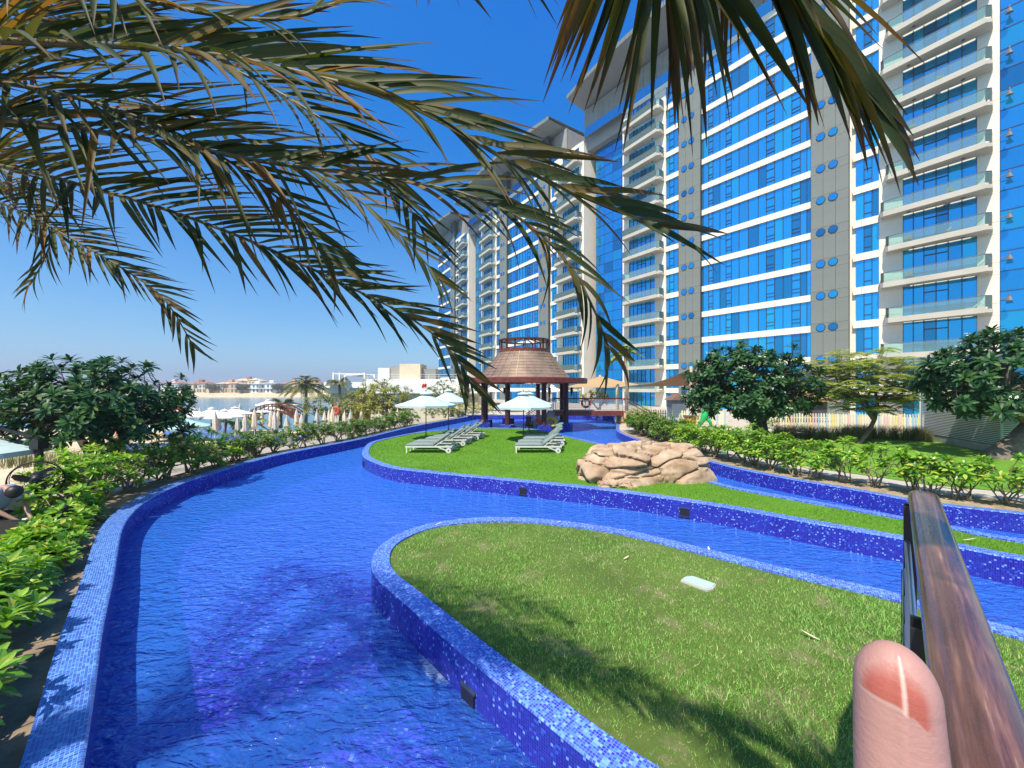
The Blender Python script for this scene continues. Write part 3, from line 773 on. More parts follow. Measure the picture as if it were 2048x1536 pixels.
for k in range(16):
    a = 2*math.pi*k/16
    MB().box((pc.x+1.9*math.cos(a),pc.y+1.9*math.sin(a),5.98),(.09,.09,.66),a).build('crown_post', M['dark_wood'], pav)
    MB().bar((pc.x,pc.y,6.62),(pc.x+1.85*math.cos(a),pc.y+1.85*math.sin(a),6.36),.05,.07).build('crown_rafter', M['dark_wood'], pav)
# sunken terrace inside, its rim in front
fl = MB().lathe([(0.01,ZW-.06),(3.0,ZW-.06)], (pc.x,pc.y,0), 32); fl.has_uv = False
fl.build('wet_deck', M['paving'], pav)
for k in range(3):
    a0, a1 = R(22.5+45*(4+k))+.13, R(22.5+45*(5+k))-.13
    p, q = (pc.x+PR*math.cos(a0), pc.y+PR*math.sin(a0)), (pc.x+PR*math.cos(a1), pc.y+PR*math.sin(a1))
    mx_, my_ = (p[0]+q[0])/2, (p[1]+q[1])/2; L = math.hypot(q[0]-p[0],q[1]-p[1])
    MB().box((mx_,my_,ZF/2-.1),(L,.34,-ZF-.2), math.atan2(q[1]-p[1],q[0]-p[0])).build('tiled_rim', M['mosaic_wall'], pav)
# chair and inflatable rings on the pavilion deck
simple('red_vinyl', (0.6,0.03,0.03), 0.3); simple('yellow_vinyl', (0.75,0.45,0.04), 0.3); simple('green_vinyl', (0.10,0.45,0.38), 0.3)
dz = ZW-.06
def ring(nm, x, y, z, R0, r0, mat, lab, tilt=None):
    tag(MB().torus((x,y,z), R0, r0, n=22, m=10, tilt=tilt).build(nm, M[mat], None, smooth=True), lab, 'pool ring', 'inflatable rings at the pavilion')
ring('pool_ring', 2.05, 27.1, .28, .34, .13, 'red_vinyl', 'red inflatable ring at the left of the pile by the pavilion', Matrix.Rotation(.5,3,'Y'))
ring('pool_ring', 2.72, 26.95, .34, .36, .12, 'yellow_vinyl', 'yellow inflatable ring leaning between the red and green ones', Matrix.Rotation(.75,3,'X'))
ring('pool_ring', 3.25, 26.9, .18, .28, .1, 'green_vinyl', 'pale green inflatable ring at the right of the pile by the pavilion', Matrix.Rotation(-.3,3,'Y'))
ch = thing('deck_chair', 'dark wicker chair standing inside the pavilion', 'chair', (1.25,28.6,dz))
MB().box((1.25,28.6,dz+.44),(.55,.5,.07)).build('seat', M['black_metal'], ch)
MB().bar((1.05,28.85,dz+.75),(1.45,28.85,dz+.75),.06,.6).build('backrest', M['black_metal'], ch)
for sx in (-1,1):
    for sy in (-1,1): MB().box((1.25+sx*.24,28.6+sy*.2,dz+.21),(.05,.05,.42)).build('leg', M['black_metal'], ch)
    MB().box((1.25+sx*.27,28.6,dz+.66),(.05,.5,.05)).build('armrest', M['black_metal'], ch)

# ---------------------------------------------------------------- artificial rock
m, nt_, b_ = newmat('rock')
tc = N(nt_, 'TexCoord'); oi = N(nt_, 'ObjectInfo')
n1 = noise_(nt_, 1.7, 6, 0.65, tc.outputs['Object']); n2 = noise_(nt_, 9, 5, 0.7, tc.outputs['Object'])
cc = ramp(nt_, n1.outputs[0], [(0.25,(0.17,0.09,0.048)),(0.42,(0.31,0.20,0.12)),(0.58,(0.44,0.325,0.225)),(0.78,(0.55,0.46,0.35))])
cc = mixc(nt_, math_(nt_,'MULTIPLY',oi.outputs['Random'],0.35), cc, (0.42,0.33,0.22))
cc = mixc(nt_, ramp(nt_, n2.outputs[0], [(0.5,(0,0,0)),(0.75,(0.6,)*3)]), cc, (0.36,0.20,0.11))
nt_.links.new(cc, b_.inputs['Base Color']); b_.inputs['Roughness'].default_value = 0.85
nt_.links.new(bump_(nt_, n2.outputs[0], 0.6, 0.03), b_.inputs['Normal'])
simple('rock_joint', (0.13,0.07,0.04), 0.95)
def make_rock(c, half, height, name, label, ncell, seed, res=0.035, flat=0.55):
    rng = np.random.RandomState(seed)
    hx, hy = half
    # closed dome sampled as (angle, height) grid; the cells are laid out in uneven courses like hewn blocks
    NU, NV = int(2*math.pi*(hx+hy)/2/res), int((height*1.1 + min(hx,hy)*0.85)/res)
    t = thing(name, label, 'rock', (c[0],c[1],0))
    s = np.linspace(0,1,NV); th = np.linspace(0,2*np.pi,NU,endpoint=False)
    TH, S = np.meshgrid(th, s)
    # profile: steep side then flat top
    sv = 0.52
    side = np.clip(S/sv,0,1); topf = np.clip((S-sv)/(1-sv),0,1)
    rad = np.where(S<sv, 1.0 - 0.20*side**1.6, 0.80*(1-topf**1.0)) ; z = np.where(S<sv, height*0.86*side**0.85, height*(0.86+0.14*np.sqrt(np.clip(topf,0,1))))
    def sq(a): return (np.abs(np.cos(a))**3.2 + np.abs(np.sin(a))**3.2)**(-1/3.2)
    lob = sq(TH)*(1 + 0.06*np.sin(2*TH+.6) + 0.05*np.sin(3*TH+2.1) + 0.03*np.sin(5*TH+4))
    X = hx*rad*lob*np.cos(TH); Y = hy*rad*lob*np.sin(TH)
    z = z*(1 + 0.06*np.sin(TH+0.3) + .05*np.sin(2*TH+1.4)*(S<0.9))
    # cells: blocks of uneven size, wider than high
    Lp = height*1.1 + min(hx,hy)*.8; rm = (hx+hy)/2
    A = TH*rm; B = S*Lp; per = 2*np.pi*rm; base = int(ncell*4.2)
    sa = rng.rand(base)*per; sb_ = (np.arange(base)+rng.rand(base))/base; rng.shuffle(sb_); sb_ = sb_*Lp
    wa = A + .02*np.sin(B*9+1) + .012*np.sin(B*23); wb = B + .03*np.sin(A*5) + .012*np.sin(A*13+2)
    da = np.abs(wa[...,None]-sa); da = np.minimum(da, per-da)*(.35+.65*np.clip(1-wb/Lp,0,1)[...,None])*.72; db = np.abs(wb[...,None]-sb_)
    D = (da**5+db**5)**.2; o2 = np.argsort(D, axis=-1)[...,:2]
    d1 = np.take_along_axis(D, o2[...,:1], -1)[...,0]; d2 = np.take_along_axis(D, o2[...,1:2], -1)[...,0]
    cellid = o2[...,0]; dist = (d2-d1)*.7
    wj = 0.045
    edge = np.clip(dist/wj,0,1); groove = (1-edge)**2
    off = rng.uniform(-.08,.08,base); tiltu = rng.uniform(-.25,.25,base)
    tu, tv = rng.uniform(-.22,.22,base), rng.uniform(-.3,.3,base); lu = (wa-sa[cellid]+per/2)%per-per/2; lv = wb-sb_[cellid]
    disp = off[cellid] + tu[cellid]*lu + tv[cellid]*lv + 0.028*np.sqrt(np.clip(dist/.12,0,1)) - 0.19*groove
    fl = np.array([mnoise.fractal(Vector((a*2.3,b*2.3,d*3.1)),0.9,2.1,5) for a,b,d in zip(X.ravel(),Y.ravel(),z.ravel())]).reshape(S.shape)
    strata = np.array([mnoise.noise(Vector((a*1.1,b*1.1,d*9.0))) for a,b,d in zip(X.ravel(),Y.ravel(),z.ravel())]).reshape(S.shape)
    disp = disp + .04*fl + .02*strata*(S<.6)
    rr = np.sqrt(X**2+Y**2)+1e-6
    nz = np.where(S<sv, .25, .25+.75*topf**.3); nr = np.sqrt(1-np.minimum(nz,1)**2)
    X = X + disp*nr*X/rr; Y = Y + disp*nr*Y/rr; Z = z + disp*nz
    Z[0,:] = -.1
    mats = M['rock']
    V = np.stack([X+c[0],Y+c[1],Z],-1)
    # split into one mesh for each block
    faces = {}
    for i in range(NV-1):
        for j in range(NU):
            faces.setdefault(int(cellid[i,j]), []).append((i,j))
    for cid, fl_ in faces.items():
        idx = {}; vs = []; fs = []
        for i, j in fl_:
            q = []
            for a, b in ((i,j),(i,(j+1)%NU),(i+1,(j+1)%NU),(i+1,j)):
                if (a,b) not in idx: idx[(a,b)] = len(vs); vs.append(tuple(V[a,b]))
                q.append(idx[(a,b)])
            fs.append(tuple(q))
        mb = MB(); mb.add(vs, fs); mb.build('stone', mats, t, smooth=True)
    return t
rc = Vector((4.2,12.3))
make_rock((4.08,12.1), (1.98,1.3), .93, 'boulder', 'large sandy artificial boulder of fitted blocks on the lawn', 17, 3)
make_rock((2.95,10.72), (.55,.3), .16, 'boulder', 'small flat pale stone at the foot of the large boulder', 7, 9, res=.04)

# ---------------------------------------------------------------- sun loungers and parasols on the far lawn
def lounger():
    t = thing('sun_lounger', 'x', 'sun lounger', (0,0,0), group='sun loungers on the far lawn')
    f = MB()
    for y in (-.31,.31): f.bar((0,y,.27),(1.95,y,.27),.045,.06)
    for x in (0.02,.62,1.25,1.93): f.bar((x,-.31,.27),(x,.31,.27),.04,.05)
    f.bar((1.2,-.28,.28),(1.55,-.28,.52),.03); f.bar((1.2,.28,.28),(1.55,.28,.52),.03)
    f.build('frame', M['white_metal'], t, local=True)
    for y in (-.31,.31):
        MB().bar((.05,y,0),(.05,y,.26),.05).build('leg', M['white_metal'], t, local=True)
        MB().bar((1.35,y,.26),(1.75,y,.1),.045).build('leg', M['white_metal'], t, local=True)
        mb = MB(); n = 16
        vs = [(1.8+r*math.cos(2*math.pi*i/n), y+dy, .115+r*math.sin(2*math.pi*i/n)) for r, dy in ((.115,-.03),(.115,.03)) for i in range(n)]
        mb.add(vs, [tuple(range(n)), tuple(range(2*n-1,n-1,-1))] + [(i,n+i,n+(i+1)%n,(i+1)%n) for i in range(n)])
        wh = mb.build('wheel', M['white_metal'], t, local=True)
        hb = MB(); hb.tube([(1.8,y-.04,.115),(1.8,y+.04,.115)],.03,8); hb.build('hub', M['black_metal'], wh, local=True)
    def cush(x0,z0,x1,z1,th,nm):
        mb = MB(); d = Vector((x1-x0,0,z1-z0)); L = d.length; d /= L; n = Vector((-d.z,0,d.x)); k = 7; rings = []
        for i in range(k+1):
            u = i/k; e = min(1, min(u,1-u)*k*1.2); hh = th*(.45+.55*min(1,e+.0)); p = Vector((x0,0,z0)) + d*L*u
            rings.append([p + Vector((0,-.32,0)) + n*hh*.25, p + Vector((0,-.29,0)) + n*hh, p + Vector((0,0,0)) + n*hh*1.06, p + Vector((0,.29,0)) + n*hh, p + Vector((0,.32,0)) + n*hh*.25, p + Vector((0,.29,0)), p + Vector((0,-.29,0))])
        vs = [q for r_ in rings for q in r_]; m_ = 7
        fs = [(i*m_+j,(i+1)*m_+j,(i+1)*m_+(j+1)%m_,i*m_+(j+1)%m_) for i in range(k) for j in range(m_)] + [tuple(range(m_)), tuple(range((k+1)*m_-1,k*m_-1,-1))]
        mb.add(vs, fs); return mb.build(nm, M['cushion'], t, smooth=True, local=True)
    cush(.0,.30,1.22,.30,.1,'seat_cushion'); cush(1.18,.32,1.85,.80,.1,'back_cushion')
    hp = MB(); hp.bar((1.66,0,.80),(1.84,0,.93),.5,.08); hp.build('head_pillow', M['cushion'], t, local=True)
    return t
lp = lounger(); first = True
lg = [(815,904,0.0),(829,897,-.03),(852,890,.02),(868,884,.0),(886,879,.03),(900,874,-.02)]
rgt = [(1030,904,0.0),(1036,897,-.02),(1047,890,.03),(1049,884,.0)]
for side, lst in (('left', lg), ('right', rgt)):
    for i, (x, y, a) in enumerate(lst):
        p = G(x, y); lab = f'grey cushioned sun lounger, {ORD[i]} from the viewer in the {side} row under the pale parasols'
        if first: lp.location = p; lp.rotation_euler.z = a; lp['label'] = lab; first = False
        else: dup(lp, p, a, lab)
def parasol(nm, lab, base, top, rim, rad, clothmat, n=8, polemat='dark_wood', group=None, valance=.1, rz=0.2):
    t = thing(nm, lab, 'parasol', base, group=group)
    b = Vector(base); zt = top - b.z; zr = rim - b.z
    MB().tube([(0,0,0),(0,0,zt-.02)], .025, 8).build('pole', M[polemat], t, local=True)
    c = MB(); ring_ = []
    for k in range(n):
        a0, a1 = 2*math.pi*k/n+rz, 2*math.pi*(k+1)/n+rz
        rows_ = []
        for u in (0.06,.35,.7,1.0):
            sag = .06*math.sin(math.pi*u)*rad/1.5; row_ = []
            for v in (0,.5,1):
                a = a0+(a1-a0)*v; rr = rad*u*(1 if v != .5 else math.cos(math.pi/n)*.985)
                row_.append((rr*math.cos(a), rr*math.sin(a), zt + (zr-zt)*u - sag + (-.02*u if v == .5 else 0)))
            rows_.append(row_)
        rows_.append([(p[0],p[1],p[2]-valance) for p in rows_[-1]])
        vs = [p for r_ in rows_ for p in r_]
        c.add(vs, [(i*3+j,(i+1)*3+j,(i+1)*3+j+1,i*3+j+1) for i in range(len(rows_)-1) for j in (0,1)])
    c.build('canopy', M[clothmat], t, local=True)
    v = MB(); v.lathe([(.01,.09),(rad*.2,-.015),(rad*.21,-.05)], (0,0,zt), n); v.build('vent_cap', M[clothmat], t, local=True)
    MB().lathe([(.01,.18),(.03,.14),(.02,.08)],(0,0,zt),8).build('finial', M[polemat], t, local=True)
    rb = MB()
    for k in range(n):
        a = 2*math.pi*k/n+rz; rb.bar((.03*math.cos(a),.03*math.sin(a),zt-.1),(rad*.97*math.cos(a),rad*.97*math.sin(a),zr-.05),.02)
    rb.build('ribs', M[polemat], t, local=True)['kind'] = 'stuff'
    MB().lathe([(.25,.0),(.25,.05),(.05,.07),(.05,.3)],(0,0,0),12).build('base', M['lamp_grey'], t, local=True)
    return t
gpz = 'pale parasols on the far lawn'
parasol('parasol', 'pale blue grey parasol over the left row of loungers, nearer one', G(852,881), 2.46, 1.86, 1.56, 'parasol_cloth', group=gpz)
parasol('parasol', 'pale blue grey parasol over the left row of loungers, farther one', G(897,868), 2.60, 1.95, 1.2, 'parasol_cloth', group=gpz)
parasol('parasol', 'pale blue grey parasol over the right row of loungers in front of the pavilion', G(1047,883), 2.46, 1.80, 1.52, 'parasol_cloth', group=gpz)
parasol('parasol', 'parasol hidden behind the front right one, only its pole and rim showing', G(1058,869), 2.42, 1.80, 1.45, 'parasol_cloth', group=gpz)

# ---------------------------------------------------------------- foot bridge at the back, lifebuoy, shade sails
br = thing('foot_bridge', 'low arched foot bridge with steel rods and brown handrail behind the pavilion', 'bridge', (6.3,29.2,ZW))
bx0, bx1, by, dk = 3.2, 8.3, 29.4, 1.05
MB().box(((bx0+bx1)/2,by,dk-.08),(bx1-bx0,1.5,.1)).build('deck', M['stone_plinth'], br)
for yy in (by-.78, by+.78): MB().box(((bx0+bx1)/2,yy,dk-.2),(bx1-bx0,.1,.36)).build('beam', M['red_wood'], br)
simple('apricot_render', (0.72,0.46,0.24), 0.85, var=0.1); simple('concrete_pale', (0.50,0.48,0.45), 0.85, var=.15)
MB().box((bx1+.05,by,.15),(.35,1.5,1.4)).build('pier', M['apricot_render'], br)
MB().box((bx0+.1,by,.15),(.35,1.5,1.4)).build('pier', M['concrete_pale'], br)
for yy in (by-.74, by+.74):
    rail = [(1.1,yy,.72),(bx0,yy,dk+.88),(bx1+.3,yy,dk+.88),(10.9,yy,.62)]
    hr = MB()
    for p, q in zip(rail, rail[1:]): hr.bar(p, q, .09, .06)
    hr.build('handrail', M['dark_wood'], br)
    for k in range(6):
        rd = MB()
        for p, q in zip(rail, rail[1:]): rd.tube([(p[0],p[1],p[2]-.13*(k+1)),(q[0],q[1],q[2]-.13*(k+1))], .014, 6)
        rd.build('rod', M['steel'], br)
    for x in (bx0+.05, (bx0+bx1)/2, bx1-.05): MB().box((x,yy,dk+.42),(.05,.03,.9)).build('post', M['steel'], br)
for k in range(6):
    MB().box((bx1+.45+k*.38,by,dk-.14-k*.17),(.4,1.46,.1)).build('step', M['stone_plinth'], br)
    MB().box((bx0-.25-k*.35,by,dk-.14-k*.2),(.36,1.46,.12)).build('step', M['stone_plinth'], br)
sd_ = MB(); sd_.add([(1.2,by-.7,-.5),(3.1,by-.7,-.5),(3.1,by-.7,1.0),(1.2,by-.7,-.1),(1.2,by+.7,-.5),(3.1,by+.7,-.5),(3.1,by+.7,1.0),(1.2,by+.7,-.1)],[(0,1,2,3),(7,6,5,4),(3,2,6,7),(0,3,7,4),(1,5,6,2)]); sd_.build('stair_flank', M['concrete_pale'], br)
simple('buoy_red', (0.55,0.06,0.04), 0.5)
lb = thing('lifebuoy', 'red and white lifebuoy hung on the rail of the back bridge', 'lifebuoy', P(1172,806,28.45))
c = P(1172,806,28.5)
MB().torus(c, .30, .085, axis='y', n=28, m=8).build('ring', M['buoy_red'], lb, smooth=True)
for k in range(4):
    a = math.pi/4 + k*math.pi/2; mb = MB(); pts = [c + Vector((.30*math.cos(a+q), 0, .30*math.sin(a+q))) for q in (-.17,-.06,.06,.17)]
    mb.tube(pts, .093, 8); mb.build('band', M['white_paint'], lb, smooth=True)
def sail_mat(name, c):
    m, nt, b = newmat(name); tc = N(nt,'TexCoord'); wv = N(nt,'TexWave'); wv.inputs['Scale'].default_value = 1.2; wv.inputs['Distortion'].default_value = 1.0; nt.links.new(tc.outputs['Object'], wv.inputs['Vector'])
    nt.links.new(mixc(nt, math_(nt,'MULTIPLY',wv.outputs[1],.25), c, tuple(x*.6 for x in c)), b.inputs['Base Color']); b.inputs['Roughness'].default_value = .9
    t = N(nt,'BsdfTranslucent'); t.inputs[0].default_value = (*c,1); mx = N(nt,'MixShader'); mx.inputs[0].default_value = .3
    nt.links.new(b.outputs[0], mx.inputs[1]); nt.links.new(t.outputs[0], mx.inputs[2]); nt.links.new(mx.outputs[0], nt.nodes['Material Output'].inputs[0]); return m
sail_mat('sail_tan', (0.62,0.42,0.22)); sail_mat('sail_brown', (0.22,0.12,0.07))
def sail(nm, lab, corners, mat, posts, sagf=.12):
    t = thing(nm, lab, 'shade sail', (posts[0][0].x,posts[0][0].y,0)); n = 10
    A,B,C_,D = corners; vs = []; ctr = (A+B+C_+D)/4
    for i in range(n+1):
        for j in range(n+1):
            u, v = i/n, j/n; p = (A*(1-u)+B*u)*(1-v) + (D*(1-u)+C_*u)*v
            pull = sagf*(math.sin(math.pi*u)*(1-math.sin(math.pi*v)) + math.sin(math.pi*v)*(1-math.sin(math.pi*u)))
            p = p + (ctr-p)*pull; vs.append(p)
    mb = MB(); mb.add(vs, [(i*(n+1)+j,(i+1)*(n+1)+j,(i+1)*(n+1)+j+1,i*(n+1)+j+1) for i in range(n) for j in range(n)])
    mb.build('cloth', M[mat], t, smooth=True)
    for p, r_ in posts: MB().tube([(p.x,p.y,-.02),p], r_, 10).build('post', M['cream_wall'], t)
p_hi = P(1382,737,28); p_lo = P(1249,774,31); pr = P(1420,742,33); pq = P(1379,778,31.5)
sail('shade_sail', 'brown shade sail stretched to a tall cream post beside the frangipani tree', (p_lo, P(1310,766,27), p_hi, P(1470,772,30)), 'sail_brown', [(p_hi+Vector((0,0,.15)),.11),(P(1236,768,32),.1)])
t1, t2, t3, t4 = P(1128,775,33), P(1200,752,36), P(1278,769,38), P(1234,776,31)
sail('shade_sail', 'tan shade sail peaking above the bridge behind the pavilion', (t1,t2,t3,t4), 'sail_tan', [(t2+Vector((0,0,.1)),.1),(t4+Vector((0,0,.25)),.1)], .1)
# ---------------------------------------------------------------- plants
leafmat('shrub_leaf', [(0,(0.06,0.19,0.018)),(0.3,(0.15,0.36,0.028)),(0.65,(0.28,0.51,0.045)),(0.92,(0.46,0.60,0.09)),(1,(0.64,0.52,0.09))], trans=0.35, rough=0.32, spec=0.5)
leafmat('shrub_leaf_far', [(0,(0.05,0.14,0.015)),(0.5,(0.10,0.22,0.025)),(0.85,(0.20,0.32,0.05)),(1,(0.34,0.36,0.12))], trans=0.3, rough=0.4)
leafmat('shrub_leaf_yellow', [(0,(0.16,0.26,0.02)),(0.5,(0.36,0.40,0.03)),(1,(0.58,0.50,0.05))], trans=0.3, rough=0.4)
leafmat('frangipani_leaf', [(0,(0.012,0.055,0.022)),(0.5,(0.025,0.095,0.03)),(0.9,(0.05,0.14,0.035)),(1,(0.10,0.17,0.04))], trans=0.18, rough=0.45, spec=0.3)
leafmat('frangipani_leaf_light', [(0,(0.16,0.20,0.03)),(0.5,(0.30,0.32,0.06)),(1,(0.46,0.42,0.12))], trans=0.35, rough=0.45)
leafmat('frangipani_leaf_mid', [(0,(0.13,0.18,0.05)),(0.5,(0.24,0.28,0.09)),(1,(0.40,0.38,0.18))], trans=0.35, rough=0.45)
leafmat('feather_leaf', [(0,(0.20,0.29,0.06)),(0.5,(0.36,0.44,0.10)),(1,(0.55,0.50,0.20))], trans=0.4, rough=0.5)
leafmat('dry_grass', [(0,(0.12,0.14,0.05)),(0.6,(0.22,0.23,0.10)),(1,(0.38,0.33,0.18))], trans=0.25, rough=0.6)
simple('bark', (0.20,0.16,0.13), 0.9, var=0.35, scale=8, bump=0.5, bscale=30)
simple('bark_dark', (0.07,0.055,0.045), 0.9, var=0.35, scale=8, bump=0.5, bscale=30)
simple('stem', (0.30,0.24,0.15), 0.9, var=0.4, scale=9)
simple('petal', (0.85,0.85,0.80), 0.5, var=0.03)
def leaf(mb, p, d, n, L, W, curl=0.25, shape='ob', seg=3):
    """one leaf from p along d, its face towards n, folded a little along the midrib"""
    d = d.normalized(); s = d.cross(n)
    s = s.normalized() if s.length > 1e-5 else d.orthogonal().normalized(); n = s.cross(d).normalized()
    prof = {'ob': (.18,.62,1.0,.0), 'lan': (.3,1.0,.7,.0)}[shape]
    vs = []; k = seg
    if seg == 1: prof = (.8,.8,.8,.0)
    for i in range(k+1):
        u = i/k
        wv = W*.5*np.interp(u, (0,.35,.75,1), prof) if i < k else W*(.12 if k > 1 else .22)
        q = p + d*L*u - n*curl*L*u*u
        vs += [q - s*wv + n*wv*.25, q, q + s*wv + n*wv*.25]
    b = len(mb.v); mb.v.extend([tuple(v) for v in vs])
    for i in range(k):
        a = b + 3*i
        mb.f.append((a,a+1,a+4,a+3)); mb.f.append((a+1,a+2,a+5,a+4)); mb.uv += [None,None]
def rosette(mb, p, axis, n, L, W, rng, elev=0.5, curl=0.3, seg=3, shape='ob'):
    axis = axis.normalized(); a = axis.orthogonal().normalized(); b = axis.cross(a)
    for i in range(n):
        t = i*2.39996 + rng.uniform(-.2,.2); u = i/n
        e = elev + (1.25-elev)*(u**1.3)       # inner leaves stand up
        rad = a*math.cos(t) + b*math.sin(t)
        d = rad*math.cos(e) + axis*math.sin(e)
        leaf(mb, p + axis*.03*u, d, axis*math.cos(e) - rad*math.sin(e), L*(1-.35*u)*rng.uniform(.85,1.12), W*(1-.2*u), curl, shape, seg)
def cluster_tree(root, pts, c0, rng, first=None):
    """branches from root to every tip; returns segments"""
    segs = []
    def rec(p, pts, depth):
        n = len(pts)
        if n == 1:
            mid = (p+pts[0])/2 + Vector((rng.uniform(-1,1),rng.uniform(-1,1),rng.uniform(-1.5,.2)))*(pts[0]-p).length*.06
            segs.append((p, mid, c0*1.05, c0)); segs.append((mid, pts[0], c0, c0*.8)); return
        ctr = sum(pts, Vector())/n
        ax = Vector((rng.gauss(0,1),rng.gauss(0,1),rng.gauss(0,.5)))
        far = max(pts, key=lambda q: (q-ctr).length) - ctr
        ax = far.normalized() + ax*.2
        srt = sorted(pts, key=lambda q: q.dot(ax)); k = 2 if (n < 6 or rng.random() < .6) else 3
        for g in range(k):
            sub = srt[g*n//k:(g+1)*n//k]
            if not sub: continue
            cc_ = sum(sub, Vector())/len(sub); q = p + (cc_-p)*rng.uniform(.36,.5)
            q += Vector((rng.uniform(-1,1),rng.uniform(-1,1),rng.uniform(-.6,.6)))*(cc_-p).length*.06
            if len(sub) == 1: rec(p, sub, depth+1)
            else: segs.append((p, q, c0*math.sqrt(n)*.92, c0*math.sqrt(len(sub))*1.05)); rec(q, sub, depth+1)
    rec(root, pts, 0); return segs
def limbs(mb, segs, n=6):
    for a, b, r0, r1 in segs: mb.tube([a, b], [r0, r1], n if r0 > .03 else 4, cap=False)
def crown_pts(c, half, n, rng, shell=.55, floor=-.75):
    out = []
    while len(out) < n:
        v = Vector((rng.uniform(-1,1),rng.uniform(-1,1),rng.uniform(floor,1)))
        l = v.length
        if shell < l < 1.0 + rng.uniform(-.12,.12): out.append(Vector((c[0]+v.x*half[0], c[1]+v.y*half[1], c[2]+v.z*half[2])))
    return out
def frangipani(label, base, fork, c, half, ntip, nl, L, W, leafm, barkm, seed, flowers=0, c0=.016, seg=3, group=None, name='frangipani_tree', floor=-.7, cat='tree', shell=.55):
    rng = random.Random(seed); base, fork = Vector(base), Vector(fork)
    t = thing(name, label, cat, base, group=group)
    tips = crown_pts(c, half, ntip, rng, shell, floor)
    tr = MB(); r0 = c0*math.sqrt(ntip)*1.15
    mid = (base+fork)/2 + Vector((rng.uniform(-.1,.1),rng.uniform(-.1,.1),0))
    tr.tube([base-Vector((0,0,.1)), base+Vector((0,0,.05)), mid, fork], [r0*1.5, r0*1.2, r0, r0*.95], 9)
    limbs(tr, cluster_tree(fork, tips, c0, rng)); tr.build('trunk', M[barkm], t, smooth=True)
    cr, fl = MB(), MB(); ctr = Vector(c)
    for i, p in enumerate(tips):
        ax = ((p-ctr).normalized()*.8 + Vector((0,0,.75)) + Vector((rng.uniform(-.3,.3),)*3))
        rosette(cr, p, ax, nl+rng.randint(-3,3), L*rng.uniform(.8,1.15), W, rng, elev=rng.uniform(-.15,.25), curl=.3, seg=seg)
        if flowers and rng.random() < flowers:
            for q in range(rng.randint(3,6)):
                fp = p + ax.normalized()*L*.45 + Vector((rng.uniform(-.13,.13),rng.uniform(-.13,.13),rng.uniform(-.04,.08)))
                rosette(fl, fp, ax+Vector((rng.uniform(-.6,.6),rng.uniform(-.6,.6),.3)), 5, .055, .04, rng, elev=.35, curl=.2, seg=2)
    cr.build('crown', M[leafm], t)
    if flowers: fl.build('blossoms', M['petal'], t)
    return t
def frange_px(x, y, Y): return P(x, y, Y)
# left tree by the terrace, two dark ones and a light one on the right
b = Vector((-11.9,10.9,-.5))
frangipani('broad dark frangipani tree on the left above the terrace and hedge', b, (-11.6,10.8,.55), (-11.95,11.0,2.0), (2.4,1.8,1.55), 300, 15, .31, .115, 'frangipani_leaf', 'bark_dark', 11, c0=.0098, floor=-.42)
frangipani('dense dark frangipani tree with white blossoms beside the tall cream sail post', (12.9,19.6,0), (12.5,19.5,1.0), (12.0,19.6,2.75), (3.15,2.3,2.2), 380, 16, .40, .155, 'frangipani_leaf', 'bark_dark', 12, flowers=.16, floor=-.62, shell=.5)
(frangipani('dark frangipani tree with white blossoms at the right edge in front of the slatted wall', (18.9,15.0,0), (20.1,14.8,1.35), (19.9,14.9,3.1), (3.5,2.0,1.95), 250, 16, .44, .165, 'frangipani_leaf', 'bark', 13, flowers=.3, floor=-.75, c0=.017))
frangipani('yellow green frangipani tree in the middle of the beach, in front of the white restaurant', (-13.4,41,-2.1), (-13.2,41,-.4), (-13.6,41,1.35), (3.3,2.4,2.3), 170, 12, .50, .20, 'frangipani_leaf_light', 'bark', 14, c0=.02, seg=2, floor=-.55)
frangipani('smaller olive frangipani tree just left of the yellow green one on the beach', (-17.4,43,-2.1), (-17.3,43,-.6), (-17.4,43,.75), (2.6,2,1.6), 100, 11, .48, .2, 'frangipani_leaf_mid', 'bark', 15, c0=.02, seg=2)
frangipani('thin light frangipani tree behind the pale parasols left of the pavilion', (-6.6,42,-.3), (-6.6,42,.6), (-6.6,42,1.9), (3.0,2,1.6), 90, 10, .45, .2, 'frangipani_leaf_mid', 'bark', 16, c0=.02, seg=2)
frangipani('sparse olive tree at the left of the beach trees, below the tall palms', (-22.2,45,-2.1), (-22.0,45,-.7), (-22,45,.6), (3.0,2,1.7), 90, 10, .48, .2, 'frangipani_leaf_mid', 'bark', 17, c0=.02, seg=2)
frangipani('small light frangipani tree behind the far bridge under the tan sail', (8.2,36.5,0), (8.2,36.5,.7), (8.2,36.5,1.75), (1.9,1.2,.8), 46, 9, .36, .15, 'frangipani_leaf_light', 'bark', 18, c0=.016, seg=2)
